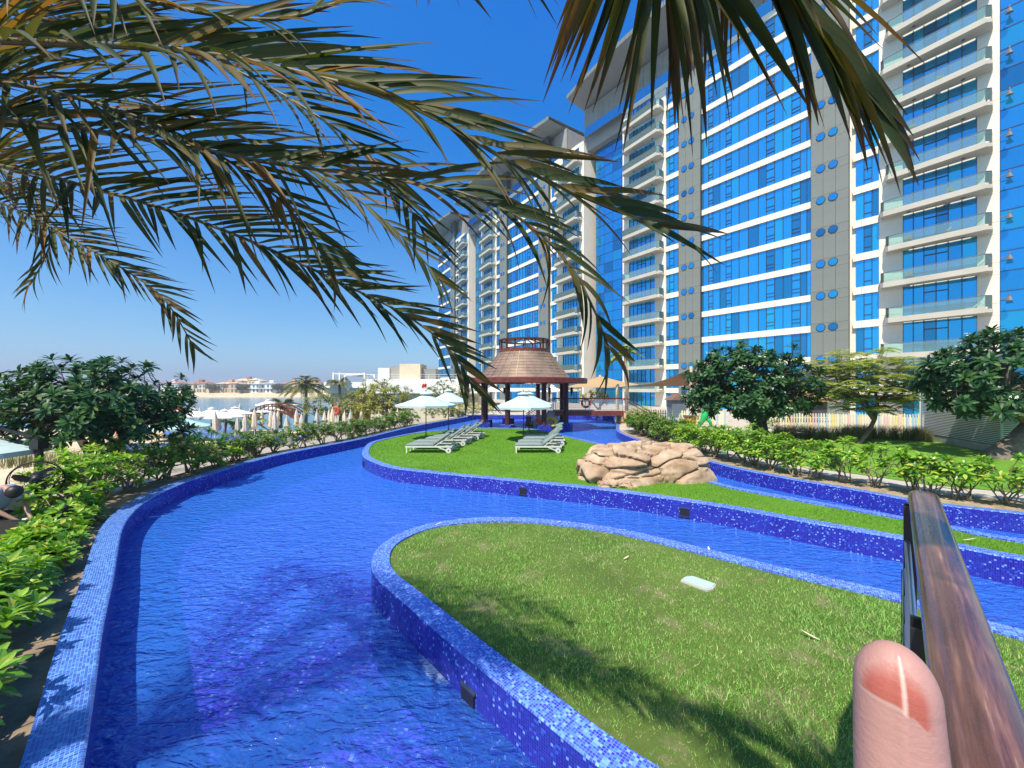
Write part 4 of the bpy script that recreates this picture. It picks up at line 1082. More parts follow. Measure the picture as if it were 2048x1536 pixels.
def feather_tree(label, base, fork, c, half, ntip, seed):
    rng = random.Random(seed); t = thing('feathery_tree', label, 'tree', base); base, fork = Vector(base), Vector(fork)
    tips = crown_pts(c, half, ntip, rng, .2, -.8); tr = MB()
    tr.tube([base-Vector((0,0,.1)), (base+fork)/2+Vector((.12,0,0)), fork], [.11,.09,.085], 8); limbs(tr, cluster_tree(fork, tips, .0065, rng), 5); tr.build('trunk', M['bark'], t, smooth=True)
    cr = MB()
    for p in tips:
        a = rng.uniform(0,6.28); k = rng.randint(4,6)
        for j in range(k):
            d = Vector((math.cos(a+j*6.28/k), math.sin(a+j*6.28/k), rng.uniform(-.25,.15))); n_ = rng.randint(6,8)
            for q in range(n_):
                u = (q+1)/n_; pp = p + d*.46*u - Vector((0,0,.10*u*u)); s_ = d.cross(Vector((0,0,1))).normalized()
                for sg in (-1,1): leaf(cr, pp, (s_*sg + d*.6).normalized(), Vector((rng.uniform(-.5,.5),rng.uniform(-.5,.5),1)), .19*(1.1-.4*u), .075, .1, 'lan', 1)
    cr.build('crown', M['feather_leaf'], t); return t
feather_tree('airy yellow green feathery tree between the two dark frangipani trees', (17.0,18.9,0), (17.9,19.0,1.15), (17.6,19.3,3.0), (3.0,2.0,1.75), 300, 21)

def shrub(label, base, rad, h, nros, nl, L, W, seed, mat='shrub_leaf', seg=3, group=None, c0=.006, name='shrub', low=.15):
    rng = random.Random(seed); base = Vector(base); t = thing(name, label, 'shrub', base, group=group)
    tips = []
    while len(tips) < nros:
        a = rng.uniform(0,6.283); r_ = rad*math.sqrt(rng.random()); z = h*(low + (1-low)*rng.random()**.55)*(1-.35*(r_/rad)**2)
        tips.append(base + Vector((r_*math.cos(a), r_*math.sin(a), z)))
    st = MB()
    roots = [base + Vector((rng.uniform(-.3,.3)*rad, rng.uniform(-.3,.3)*rad, -.03)) for _ in range(3)]
    for g in range(3):
        sub = tips[g::3]
        if sub: limbs(st, cluster_tree(roots[g], sub, c0, rng), 4)
    st.build('stems', M['stem'], t)['kind'] = 'stuff'
    fo = MB(); ctr = base + Vector((0,0,h*.35))
    for p in tips:
        ax = (p-ctr).normalized()*.55 + Vector((rng.uniform(-.25,.25),rng.uniform(-.25,.25),1))
        rosette(fo, p, ax, nl+rng.randint(-2,2), L*rng.uniform(.8,1.2), W, rng, elev=rng.uniform(.0,.3), curl=.35, seg=seg)
    fo.build('foliage', M[mat], t); return t
def along(pts, dist):
    acc = 0
    for a, b in zip(pts, pts[1:]):
        l = (b-a).length
        if acc + l >= dist: u = (dist-acc)/l; d = (b-a)/l; return a + (b-a)*u, Vector((-d.y, d.x))
        acc += l
    d = (pts[-1]-pts[-2]).normalized(); return pts[-1], Vector((-d.y, d.x))
# left hedge: from the viewer along the bank
rngp = random.Random(77)
start = next(i for i, p in enumerate(bL) if p.y > 2.2)
path = bL[start:]; dist = 0.0; i = 0; gl_ = 'bright green shrubs of the left hedge'
while i < 34:
    p, nrm = along(path, dist)
    if p.y > 37.2: break
    y = p.y; near = y < 9
    if y < 5: rad, h, nr = .68, .82, 42
    elif y < 7.6: rad, h, nr = .46, .42, 26
    elif y < 8.4: rad, h, nr = .42, .5, 24
    elif y < 9: rad, h, nr = .66, 1.0, 34
    elif y < 13: rad, h, nr = .85, 1.45, 74
    else: rad, h, nr = .8, 1.1, 62
    off = rad*.95 + (.16 if near else .05)
    q = p + nrm*(off + rngp.uniform(0,.18))
    lab = f'leafy green shrub, {ORD[i]} from the viewer in the hedge along the left pool wall'
    shrub(lab, (q.x,q.y,-.1), rad, h*rngp.uniform(.9,1.1), nr, 15 if near else 12, .20 if near else .19, .092 if near else .09, 100+i, 'shrub_leaf' if y < 14 else 'shrub_leaf_far', 3 if near else 2, gl_, c0=.0075 if near else .007)
    dist += rad*(1.1 if near else 1.15)*(1 if y < 16 else 1.35); i += 1
# second row filling the bed behind the near shrubs
path2 = offset(bL, 1.25)[start:]; dist = .3
for j in range(7):
    p, nrm = along(path2, dist); dist += 1.15
    if 5.6 < p.y < 9.6: continue
    shrub(f'leafy green shrub, {ORD[j]} from the viewer in the back row of the left bed', (p.x,p.y,-.15), .6, .62 if p.y < 8.5 else 1.0, 30, 14, .20, .09, 200+j, 'shrub_leaf', 2, 'back row of shrubs in the left bed')
# right hedge
start = next(i for i, p in enumerate(bR) if p.y < 24.5)
path = bR[start:]; dist = .2; i = 0
while i < 36:
    p, nrm = along(path, dist)
    if p.x > 13.5: break
    y = p.y
    if y > 18: rad, h, nr, mt = .85, 1.25, 64, 'shrub_leaf_far'
    elif y > 12.5: rad, h, nr, mt = .72, 1.35, 52, 'shrub_leaf'
    else: rad, h, nr, mt = .62, 1.25, 24, 'shrub_leaf'
    q = p + nrm*(rad*.9 + .12 + rngp.uniform(0,.2))
    shrub(f'green shrub, {ORD[i]} from the far bridge in the hedge along the right pool wall', (q.x,q.y,0), rad, h*rngp.uniform(.85,1.1), nr, 14, .20, .09, 300+i, mt, 2 if y > 12 else 3, 'shrubs of the right hedge', c0=.0075, low=.3)
    dist += rad*(1.15 if y > 12.5 else 1.05); i += 1
shrub('yellow topped shrub beside the far bridge pier', (9.3,27.2,0), 1.1, 1.55, 90, 10, .16, .07, 401, 'shrub_leaf_yellow', 2)
shrub('yellow green shrub under the dark frangipani by the fence', (15.2,23.2,0), .9, 1.35, 60, 10, .16, .07, 402, 'shrub_leaf_yellow', 2)
shrub('yellow shrub left of the dark frangipani trunk', (11.2,24.2,0), .6, 1.1, 40, 10, .16, .07, 403, 'shrub_leaf_yellow', 2)
for k in range(5):
    shrub(f'light flowering shrub in the hedge behind the far pool, {ORD[k]} from the left', (-7.6+k*1.25,36.2+k*.75,-.1), .95, 1.35, 60, 10, .17, .08, 410+k, 'shrub_leaf_yellow' if k > 1 else 'shrub_leaf_far', 2, 'hedge behind the far pool')
# tall grasses by the path
def tall_grass(name, label, spots, seed, hh=.8, mat='dry_grass'):
    rng = random.Random(seed); mb = MB()
    for (x, y, r_, n) in spots:
        for _ in range(n):
            a = rng.uniform(0,6.28); q = r_*math.sqrt(rng.random()); p = Vector((x+q*math.cos(a), y+q*math.sin(a), -.02)); h = hh*rng.uniform(.6,1.1)
            o_ = Vector((rng.uniform(-.3,.3),rng.uniform(-.3,.3),0)); w_ = Vector((math.cos(a*3),math.sin(a*3),0))*.007
            b0 = len(mb.v); m_ = p + o_*.35*h + Vector((0,0,h*.65)); e_ = p + o_*h*1.2 + Vector((0,0,h))
            mb.v += [tuple(p-w_),tuple(p+w_),tuple(m_+w_*.7),tuple(m_-w_*.7),tuple(e_)]
            mb.f += [(b0,b0+1,b0+2,b0+3),(b0+3,b0+2,b0+4)]; mb.uv += [None,None]
    return struct(mb.build(name, M[mat]), 'stuff', label)
for j in range(4):
    p, nrm = along(offset(bL, 1.55)[next(i for i, p in enumerate(bL) if p.y > 2.0):], .1+.95*j)
    shrub(f'low bright shrub at the far left of the bed, {ORD[j]} from the viewer', (p.x,p.y,-.12), .62, .72, 34, 14, .20, .09, 230+j, 'shrub_leaf', 3, 'shrubs at the far left of the bed')
tall_grass('tall_grass', 'band of tall dry green grass below the picket fence', [(14.5+k*.62+random.Random(k).uniform(-.2,.2), 20.6+math.sin(k)*.5, .6, 420) for k in range(13)], 31)
tall_grass('tall_grass', 'yellowed low planting at the edge of the left terrace', [(-17.5+k*.8, 13.4+.3*k, .6, 260) for k in range(9)], 32, .55)
# ---------------------------------------------------------------- right garden: picket fence, slatted wall, bollard light, playground bits
pick = [simple('picket_%s' % n, c, 0.6, var=.08) for n, c in (('cream',(0.70,0.66,0.50)),('yellow',(0.66,0.58,0.22)),('blue',(0.30,0.48,0.62)),('pink',(0.66,0.45,0.40)),('green',(0.42,0.58,0.36)))]
def fence(label, a, b, h=1.0, gap=.17, seed=1):
    a, b = Vector(a), Vector(b); t = thing('picket_fence', label, 'fence', a); L = (b-a).length; d = (b-a)/L; rng = random.Random(seed); n = int(L/gap)
    ang = math.atan2(d.y,d.x); meshes = {}
    mb0 = MB(); mb0.add([(-.05,-.012,0),(.05,-.012,0),(.05,-.012,h-.06),(0,-.012,h),(-.05,-.012,h-.06),(-.05,.012,0),(.05,.012,0),(.05,.012,h-.06),(0,.012,h),(-.05,.012,h-.06)],
        [(0,1,2,3,4),(9,8,7,6,5),(0,5,6,1),(1,6,7,2),(2,7,8,3),(3,8,9,4),(4,9,5,0)])
    for i in range(n+1):
        k = rng.choice([0,0,0,1,1,2,3,4])
        if k not in meshes: meshes[k] = mb0.mesh('picket'); meshes[k].materials.append(pick[k])
        p = a + d*i*gap; hs_ = rng.uniform(.97,1.03)
        link('picket', meshes[k], None, t, False, Matrix.Translation(p) @ Matrix.Rotation(ang,4,'Z') @ Matrix.Diagonal((1,1,hs_,1)))
    for z in (.25,.75): MB().bar(a+Vector((0,0,z))+Vector((-d.y,d.x,0))*.04, b+Vector((0,0,z))+Vector((-d.y,d.x,0))*.04, .03, .07).build('fence_rail', pick[0], t)
fence('pastel picket fence behind the feathery tree and tall grass', (16.2,26.0,0), (27.5,25.0,0), 1.05, seed=3)
fence('pastel picket fence between the tan sail and the dark frangipani', (8.6,31.2,0), (15.8,28.2,0), 1.05, seed=5)
# utility block clad in slats
simple('slat', (0.66,0.72,0.76), 0.45, var=.06, scale=1)
lw = thing('slatted_enclosure', 'low utility block clad in pale horizontal slats on the right', 'utility block', (20.2,16,0))
ca_, cb_, cc2 = Vector((21.9,20.6,0)), Vector((20.25,15.9,0)), Vector((27,13.9,0))
nn = (cb_-ca_).normalized(); 
body = MB(); e_ = Vector((28.6,18.6,0)); inn = lambda p: p + ((ca_+cb_+cc2+e_)/4 - p)*.03
body.prism([inn(p).xy for p in (ca_,cb_,cc2,e_)], .3, 2.45); body.build('wall_core', M['interior_dark'], lw)
MB().prism([p.xy for p in (ca_,cb_,cc2,e_)], -.1, .32).build('plinth', M['concrete_pale'], lw)
for k in range(27):
    z = .38 + k*.079
    for p, q in ((ca_,cb_),(cb_,cc2)):
        MB().bar(p+Vector((0,0,z)), q+Vector((0,0,z)), .03, .048).build('slat', M['slat'], lw)
for p in (ca_,cb_,cc2): MB().box((p.x,p.y,1.38),(.07,.07,2.2), .3).build('corner_post', M['slat'], lw)
MB().prism([p.xy for p in (ca_,cb_,cc2,e_)], 2.5, 2.58).build('roof_slab', M['white_wall'], lw)
g = G(1596,893)
bl = thing('bollard_light', 'black garden bollard light with a wide cap among the right shrubs', 'garden light', g)
MB().lathe([(.07,0),(.07,.5),(.05,.52),(.05,.62)], (g.x,g.y,0), 10, cap=True).build('post', M['black_metal'], bl)
MB().lathe([(.05,.60),(.3,.64),(.24,.70),(.05,.76),(.01,.77)], (g.x,g.y,0), 14).build('cap', M['black_metal'], bl, smooth=True)
simple('orange_paint', (0.62,0.16,0.04), 0.5); simple('green_plastic', (0.02,0.42,0.12), 0.35)
g = G(1380,861)
bn = thing('litter_bin', 'square orange bin beyond the shrubs beside the sail post', 'bin', g)
MB().box((g.x,g.y,.45),(.55,.5,.86)).build('body', M['orange_paint'], bn); MB().box((g.x,g.y,.93),(.6,.55,.09)).build('lid', M['lamp_grey'], bn)
g = P(1411,843,27.0)
sl = thing('play_slide', 'green plastic playground figure by the picket fence', 'play figure', (g.x,g.y,0))
MB().tube([(g.x+.35,g.y,1.35),(g.x+.05,g.y,1.05),(g.x-.15,g.y,.55),(g.x-.45,g.y,.05)], [.22,.3,.2,.1], 10).build('body', M['green_plastic'], sl, smooth=True)
MB().tube([(g.x+.2,g.y,1.2),(g.x+.75,g.y,1.3)], [.14,.1], 8).build('arm', M['green_plastic'], sl, smooth=True)
MB().tube([(g.x,g.y,.7),(g.x+.35,g.y,.3),(g.x+.4,g.y,0)], [.16,.12,.09], 8).build('leg', M['green_plastic'], sl, smooth=True)
# play house and canopy by the hotel foot
simple('slate_blue', (0.10,0.13,0.17), .6); simple('brown_roof', (0.20,0.11,0.07), .8)
ph = thing('play_house', 'small dark play house with brown roof and tan slide near the hotel', 'play house', (17.5,37,0))
MB().box((15.6,36.5,.8),(1.3,1.2,1.6)).build('wall', M['slate_blue'], ph)
mb = MB(); mb.add([(14.7,35.7,1.6),(16.5,35.7,1.6),(16.5,37.3,1.6),(14.7,37.3,1.6),(15.6,35.7,2.15),(15.6,37.3,2.15)],[(0,1,4),(2,3,5),(0,4,5,3),(1,2,5,4),(3,2,1,0)]); mb.build('roof', M['brown_roof'], ph)
MB().bar((18.9,36.6,2.1),(16.6,36.4,.9),.9,.12).build('slide', M['sail_tan'], ph)
for q in (-.4,.4): MB().bar((17.9,36.5+q,3.2),(16.6,36.4+q,1.9),.05,.05).build('rail', M['steel'], ph)
aw = thing('garden_canopy', 'tan canopy with dark opening behind the picket fence on the right', 'canopy', (23,31,0))
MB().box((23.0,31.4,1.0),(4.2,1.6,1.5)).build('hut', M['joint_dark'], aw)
mb = MB(); mb.add([(20.0,30.2,1.75),(25.6,30.2,1.75),(26,33,2.6),(20.5,33,2.6),(20.0,30.2,1.65),(25.6,30.2,1.65)],[(0,1,2,3),(4,5,1,0)]); mb.build('cloth', M['sail_tan'], aw)

# ---------------------------------------------------------------- palms beyond
leafmat('palm_leaf_far', [(0,(0.10,0.14,0.04)),(0.5,(0.20,0.22,0.08)),(1,(0.36,0.32,0.16))], trans=.3, rough=.5)
leafmat('palm_leaf_green', [(0,(0.10,0.20,0.03)),(0.5,(0.20,0.33,0.05)),(1,(0.42,0.45,0.10))], trans=.3, rough=.5)
simple('palm_trunk', (0.30,0.24,0.18), .9, var=.35, scale=5, bump=.5, bscale=20)
def far_palm(label, base, h, L, nf, seed, mat='palm_leaf_far', r0=.2, wide=.6, lw_=.035, nl=22):
    rng = random.Random(seed); base = Vector(base); t = thing('palm_tree', label, 'palm', base)
    top = base + Vector((rng.uniform(-.2,.2),0,h))
    MB().tube([base-Vector((0,0,.1)), base+Vector((.05,0,h*.5)), top], [r0*1.15,r0*.9,r0*.85], 9).build('trunk', M['palm_trunk'], t, smooth=True)
    for k in range(nf):
        a = k*2.39996; e = rng.uniform(-.2,1.25); d = Vector((math.cos(a)*math.cos(e), math.sin(a)*math.cos(e), math.sin(e)))
        mb = MB(); pts = [top + d*L*u - Vector((0,0,L*.55*u*u)) for u in (0,.2,.4,.6,.8,1)]
        mb.tube(pts, [.035,.03,.025,.02,.012,.005], 4)
        for j in range(nl):
            u = .12 + .88*j/nl; i = min(4,int(u*5)); f = u*5-i; p = pts[i]*(1-f)+pts[i+1]*f; tg = (pts[i+1]-pts[i]).normalized(); s_ = tg.cross(Vector((0,0,1))); s_ = s_.normalized() if s_.length>.01 else Vector((1,0,0))
            ll = L*.26*(1-.55*abs(u-.45))
            for sg in (-1,1): leaf(mb, p, (s_*sg*wide + tg*.7 + Vector((0,0,.1))), Vector((0,0,1)), ll, lw_*2, .35, 'lan', 1)
        mb.build('frond', M[mat], t)
    return t
far_palm('slim palm rising behind the far bridge in front of the hotel', (8.9,29.9,0), 5.3, 1.6, 16, 51, 'palm_leaf_green', .13)
far_palm('dry date palm at the right edge below the glass wall', (27.5,20.0,0), 4.6, 2.0, 16, 52, 'palm_leaf_far', .25)
far_palm('tall windblown date palm on the beach left of the restaurant terrace', (-26.8,50,-2.3), 5.3, 3.0, 26, 53, nl=26, lw_=.05)
far_palm('lower bushy date palm on the beach nearest the villas', (-29.5,49,-2.3), 2.6, 2.6, 26, 54, 'palm_leaf_far', nl=24, lw_=.05)
far_palm('date palm behind the tall one, beside the white pergola', (-25.0,56,-2.3), 5.6, 2.4, 18, 55, nl=22, lw_=.05)
far_palm('young green palm among the beach parasols left of the open bridge', (-28.4,38,-2.2), 1.6, 2.0, 12, 56, 'palm_leaf_green', .12)
far_palm('short dark green palm next to the young one among the parasols', (-25.8,38.5,-2.2), 1.5, 1.9, 14, 57, 'palm_leaf_green', .12)
far_palm('small palm at the foot of the middle hotel slab', (-3.5,62,0), 5.2, 2.0, 14, 58, 'palm_leaf_far', .15, lw_=.05)

# ---------------------------------------------------------------- restaurant on the beach
re_ = thing('restaurant', 'low white beach restaurant with rooftop plant boxes and a small red emblem', 'restaurant', (-18,57,-2.3))
rb_ = lambda x0,x1,y0,y1,z0,z1,nm,mt: pbox(x0,x1,y0,y1,z0,z1).build(nm, M[mt], re_)
rb_(-21.4,-3.5,56.2,70,1.95,4.05,'fascia','white_paint'); rb_(-27.0,-4,57.2,69,-2.4,1.94,'ground_floor','cream_wall')
rb_(-27.4,-21.42,56.0,64,2.75,3.6,'roof_step','white_paint'); rb_(-27.0,-21.5,56.6,64,1.95,2.74,'wall','white_paint')
simple('render_tan', (0.42,0.33,0.24), .8)
rb_(-8.6,-5.0,57.0,57.19,-2.2,1.2,'panel','render_tan')
rb_(-20.2,-18.5,58,62,4.05,5.75,'plant_box','white_paint'); rb_(-18.45,-16.9,58.2,62,4.05,6.05,'plant_box','louvre_grey'); rb_(-16.85,-13.75,57.6,62,4.05,6.35,'plant_box','cream_wall'); rb_(-13.7,-11.6,58.5,62,4.05,5.65,'plant_box','soffit')
for k in range(12):
    x = -21.2+k*1.5
    rb_(x-.03,x+.03,56.25,56.31,4.05,4.7,'railing_post','white_metal')
pbox(-21.2,-4.7,56.25,56.31,4.68,4.74).build('railing', M['white_metal'], re_); pbox(-21.2,-4.7,56.26,56.30,4.35,4.39).build('railing', M['white_metal'], re_)
pe = thing('roof_pergola', 'white pergola frame with cream awning on the restaurant roof', 'pergola', (-23.5,56.4,3.6))
for x in (-26.1,-25.2,-21.55): pbox(x-.11,x+.11,56.1,56.3,3.62,5.0).build('post', M['white_paint'], pe)
pbox(-26.1,-21.55,56.12,56.28,4.74,4.88).build('beam', M['white_paint'], pe); pbox(-26.1,-21.55,60.05,60.25,4.74,4.88).build('beam', M['white_paint'], pe)
for x in (-26.1,-21.55): pbox(x-.1,x+.1,60.0,60.2,3.62,4.74).build('post', M['white_paint'], pe)
mb = MB(); mb.add([(-25.8,56.3,4.72),(-23.6,56.3,4.5),(-21.7,56.3,4.72),(-25.8,60,4.72),(-23.6,60,4.5),(-21.7,60,4.72)],[(0,1,4,3),(1,2,5,4)]); mb.build('awning', M['cream_wall'], pe)
# red emblem: a small four legged shape on the white fascia
em = MB()
ec = P(848,771,56.15)
def ell(cx, cz, a, b, n=14, rot=0):
    vs = [(ec.x+cx+a*math.cos(2*math.pi*i/n)*math.cos(rot)-b*math.sin(2*math.pi*i/n)*math.sin(rot), 56.16, ec.z+cz+a*math.cos(2*math.pi*i/n)*math.sin(rot)+b*math.sin(2*math.pi*i/n)*math.cos(rot)) for i in range(n)]
    vs += [(v[0], 56.2, v[2]) for v in vs]; em.add(vs, [tuple(range(n))]+[(i,i+n,(i+1)%n+n,(i+1)%n) for i in range(n)])
ell(0,.0,.30,.2,rot=.25); ell(.26,.1,.16,.13); ell(-.27,-.16,.07,.2); ell(-.1,-.22,.06,.18); ell(.14,-.2,.06,.2); ell(.3,-.12,.06,.18); ell(-.12,.2,.12,.07,rot=.6); ell(.24,.27,.05,.1)
em.build('emblem', M['red_vinyl'], re_)
# ---------------------------------------------------------------- beach parasols, loungers, arched bridge, small things
simple('cream_cloth', (0.66,0.58,0.47), .9, var=.1); simple('white_cloth', (0.76,0.74,0.70), .9, var=.06); simple('grey_cloth', (0.46,0.47,0.45), .9, var=.1); simple('teal_cloth', (0.40,0.62,0.60), .9, var=.08)
BZ = lambda Y: -1.9 - (Y-25)*.008
def closed_parasol():
    t = thing('closed_parasol', 'x', 'parasol', (0,0,0), group='closed parasols on the beach')
    MB().tube([(0,0,0),(0,0,2.55)], .03, 6).build('pole', M['white_metal'], t, local=True)
    MB().lathe([(.05,.72),(.17,.78),(.24,1.0),(.16,1.35),(.19,1.7),(.13,2.1),(.06,2.4),(.02,2.5)], (0,0,0), 20, wob=lambda a, z: 1+.22*math.cos(5*a+z)).build('folded_canopy', M['cream_cloth'], t, smooth=True, local=True)
    MB().lathe([(.01,2.62),(.04,2.56),(.03,2.48)],(0,0,0),6).build('finial', M['white_metal'], t, local=True)
    return t
cp = closed_parasol(); cpl = [(383,52,'c'),(361,20,'g'),(400,50,'c'),(430,34,'c'),(437,36,'c'),(475,31,'g'),(480,55,'c'),(490,34,'c'),(500,44,'c'),(509,37,'c'),(524,42,'c'),(542,38,'c'),(549,34,'c'),(556,42,'c'),(573,27,'g'),(593,40,'c'),(603,35,'c'),(634,34,'g'),(649,38,'c'),(658,41,'c'),(665,39,'c'),(689,40,'c'),(701,36,'g'),(723,40,'c'),(757,38,'g'),(795,37,'c')]
cpm = {}
for i, (x, Y, m_) in enumerate(cpl):
    loc = ((x-CX)/F*Y, Y, BZ(Y)); lab = f'closed {"grey" if m_ == "g" else "cream"} parasol on the beach, {ORD[sorted(q_[0] for q_ in cpl).index(x)]} from the left'
    if i == 0: o = cp; o.location = loc; o['label'] = lab
    else: o = dup(cp, loc, i*.7, lab, sc=1+.08*math.sin(i*2.3))
    if m_ == 'g':
        for c_ in o.children:
            if c_.name.startswith('folded'):
                if 'g' not in cpm: cpm['g'] = c_.data.copy(); cpm['g'].materials[0] = M['grey_cloth']
                c_.data = cpm['g']
for i, (x, yt, Y, rad, m_) in enumerate([(318,812,34,1.9,'white_cloth'),(350,829,20,1.55,'teal_cloth'),(330,806,40,2.0,'white_cloth'),(387,818,36,1.7,'white_cloth'),(423,816,38,1.5,'white_cloth'),(449,820,36,1.6,'white_cloth'),(470,815,40,1.8,'white_cloth'),(536,800,52,1.6,'white_cloth'),(541,811,44,1.5,'white_cloth'),(579,800,50,1.6,'white_cloth'),(705,806,50,1.3,'white_cloth'),(272,828,30,1.7,'white_cloth')]):
    top = P(x,yt,Y).z
    parasol('beach_parasol', f'open {"pale teal" if "teal" in m_ else "white"} parasol on the beach, {["fourth","fifth","third","sixth","seventh","eighth","ninth","tenth","eleventh","twelfth","thirteenth","first"][i]} from the left among the open ones', ((x-CX)/F*Y,Y,BZ(Y)), top, top-.62, rad, m_, group='open parasols on the beach', polemat='white_metal')
for i, (x, Y) in enumerate([(985,46),(1014,44),(1105,42)]):
    parasol('cafe_parasol', f'cream parasol on the terrace behind the pavilion, {ORD[i]} from the left', ((x-CX)/F*Y,Y,0), 2.95, 2.4, 1.5, 'white_cloth', group='cream parasols behind the pavilion', polemat='white_metal')
bp = MB(); bp.box((0,0,0),(1,1,1))
simple('pool_blue', (0.03,0.10,0.55), .15)
def bpool(x0,x1,Y0,Y1,z):
    mb = MB(); mb.add([((x0-CX)/F*Y0,Y0,z),((x1-CX)/F*Y0,Y0,z),((x1-CX)/F*Y1,Y1,z),((x0-CX)/F*Y1,Y1,z)],[(0,1,2,3)]); return struct(mb.build('beach_pool', M['pool_blue']))
bpool(330,478,34,42,-1.75); bpool(478,590,31,35,-1.75); bpool(235,330,27,31,-1.7)
ab = thing('arched_bridge', 'dark red arched foot bridge over the beach pool', 'bridge', (-25,43,-2))
xa, xb = P(497,0,43).x, P(592,0,43).x
arch = [Vector((xa+(xb-xa)*u, 43, -.05+1.0*math.sin(math.pi*u)**.8)) for u in [k/12 for k in range(13)]]
for dz_, nm, w_ in ((.0,'handrail',.12),(-.75,'deck',.2)):
    for yo in (0,1.4):
        mb = MB()
        for p, q in zip(arch, arch[1:]): mb.bar(p+Vector((0,yo,dz_)), q+Vector((0,yo,dz_)), .1, w_)
        mb.build(nm, M['red_wood'], ab)
for k in range(0,13):
    MB().bar(arch[k]+Vector((0,0,-.75)), arch[k], .07,.07, up=(0,1,0)).build('baluster', M['dark_wood'], ab)
for k in range(0,12,2): MB().bar(arch[k]+Vector((0,.02,-.72)), arch[min(12,k+2)]+Vector((0,.02,-.05)), .05,.06).build('brace', M['dark_wood'], ab)
simple('blue_cloth', (0.04,0.14,0.5), .8); simple('orange_board', (0.62,0.20,0.04), .6); simple('red_cloth', (0.55,0.04,0.04), .8)
def beach_lounger():
    t = thing('beach_lounger', 'x', 'sun lounger', (0,0,0), group='blue loungers on the beach')
    mb = MB()
    for y in (-.3,.3): mb.bar((0,y,.28),(1.9,y,.28),.05,.06)
    mb.build('frame', M['white_metal'], t, local=True)
    MB().bar((0,0,.36),(1.25,0,.36),.62,.1).build('seat', M['blue_cloth'], t, local=True); MB().bar((1.2,0,.36),(1.85,0,.75),.62,.1).build('backrest', M['blue_cloth'], t, local=True)
    for x in (.15,1.7):
        for y in (-.28,.28): MB().box((x,y,.13),(.05,.05,.26)).build('leg', M['white_metal'], t, local=True)
    return t
bl0 = beach_lounger()
for i, (x, Y) in enumerate([(505,30),(525,33),(560,30),(580,33),(440,31),(610,31),(655,32),(700,33),(470,28),(320,29)]):
    lab = f'blue cushioned lounger on the beach, {ORD[[2,3,4,5,1,6,7,8,9,0][i] if i != 8 else 9]} from the left' if False else f'blue lounger between closed beach parasols, {ORD[i]} of the scattered set'
    loc = ((x-CX)/F*Y, Y, BZ(Y)+.05)
    order = sorted([505,525,560,580,440,610,655,700,470,320]).index(x); lab = f'blue cushioned lounger on the beach, {ORD[order]} from the left'
    if i == 0: bl0.location = loc; bl0['label'] = lab; bl0.rotation_euler.z = .4
    else: dup(bl0, loc, .4+.5*math.sin(i), lab)
for i, x in enumerate((712,733)):
    q = P(x,806,46); t = thing('orange_door', f'{"left" if i == 0 else "right"} one of two orange boards under the yellow green tree', 'board', (q.x,46,BZ(46)))
    pbox(q.x-.75,q.x+.75 if i == 0 else q.x+.45,46,46.1,BZ(46),q.z+.15).build('panel', M['orange_board'], t); pbox(q.x-.8,q.x-.72,45.97,46.13,BZ(46),q.z+.25).build('jamb', M['red_wood'], t)
q = P(671,821,40); t = thing('lifebuoy', 'round red lifebuoy on a stand among the beach parasols', 'lifebuoy', (q.x,40,BZ(40)))
MB().torus(q,.33,.14,axis='y',n=20,m=8).build('ring', M['buoy_red'], t, smooth=True); MB().bar((q.x,40.2,BZ(40)),(q.x,40.2,q.z),.08).build('stand', M['white_metal'], t)
q = P(357,822,33); t = thing('flag', 'red and white flag on a dark pole by the shore', 'flag', (q.x+.3,33,BZ(33)))
MB().tube([(q.x+.35,33,BZ(33)),(q.x+.35,33,q.z+.75)],.04,6).build('pole', M['black_metal'], t)
mb = MB(); n = 8; vs = [(q.x+.33-.75*i/n, 33+.08*math.sin(i*1.3), q.z+.4-j*.85-.15*i/n) for i in range(n+1) for j in (0,1)]
mb.add(vs, [(2*i,2*i+1,2*i+3,2*i+2) for i in range(n)]); mb.build('cloth', M['red_cloth'], t)
mb = MB(); mb.torus((q.x-.05,32.88,q.z-.12),.15,.05,axis='y',n=14,m=6); mb.build('disc_mark', M['white_paint'], t)
simple('banner_red', (0.5,0.07,0.08), .7)
q = P(322,834,31); t = thing('banner', 'low red banner on the beach behind the teal parasol', 'banner', q); MB().box((q.x,31,q.z),(1.6,.08,.34)).build('cloth', M['banner_red'], t)
for s_ in (-.75,.75): MB().box((q.x+s_,31,(q.z+BZ(31))/2-.1),(.06,.06,abs(q.z-BZ(31)))).build('post', M['white_metal'], t)

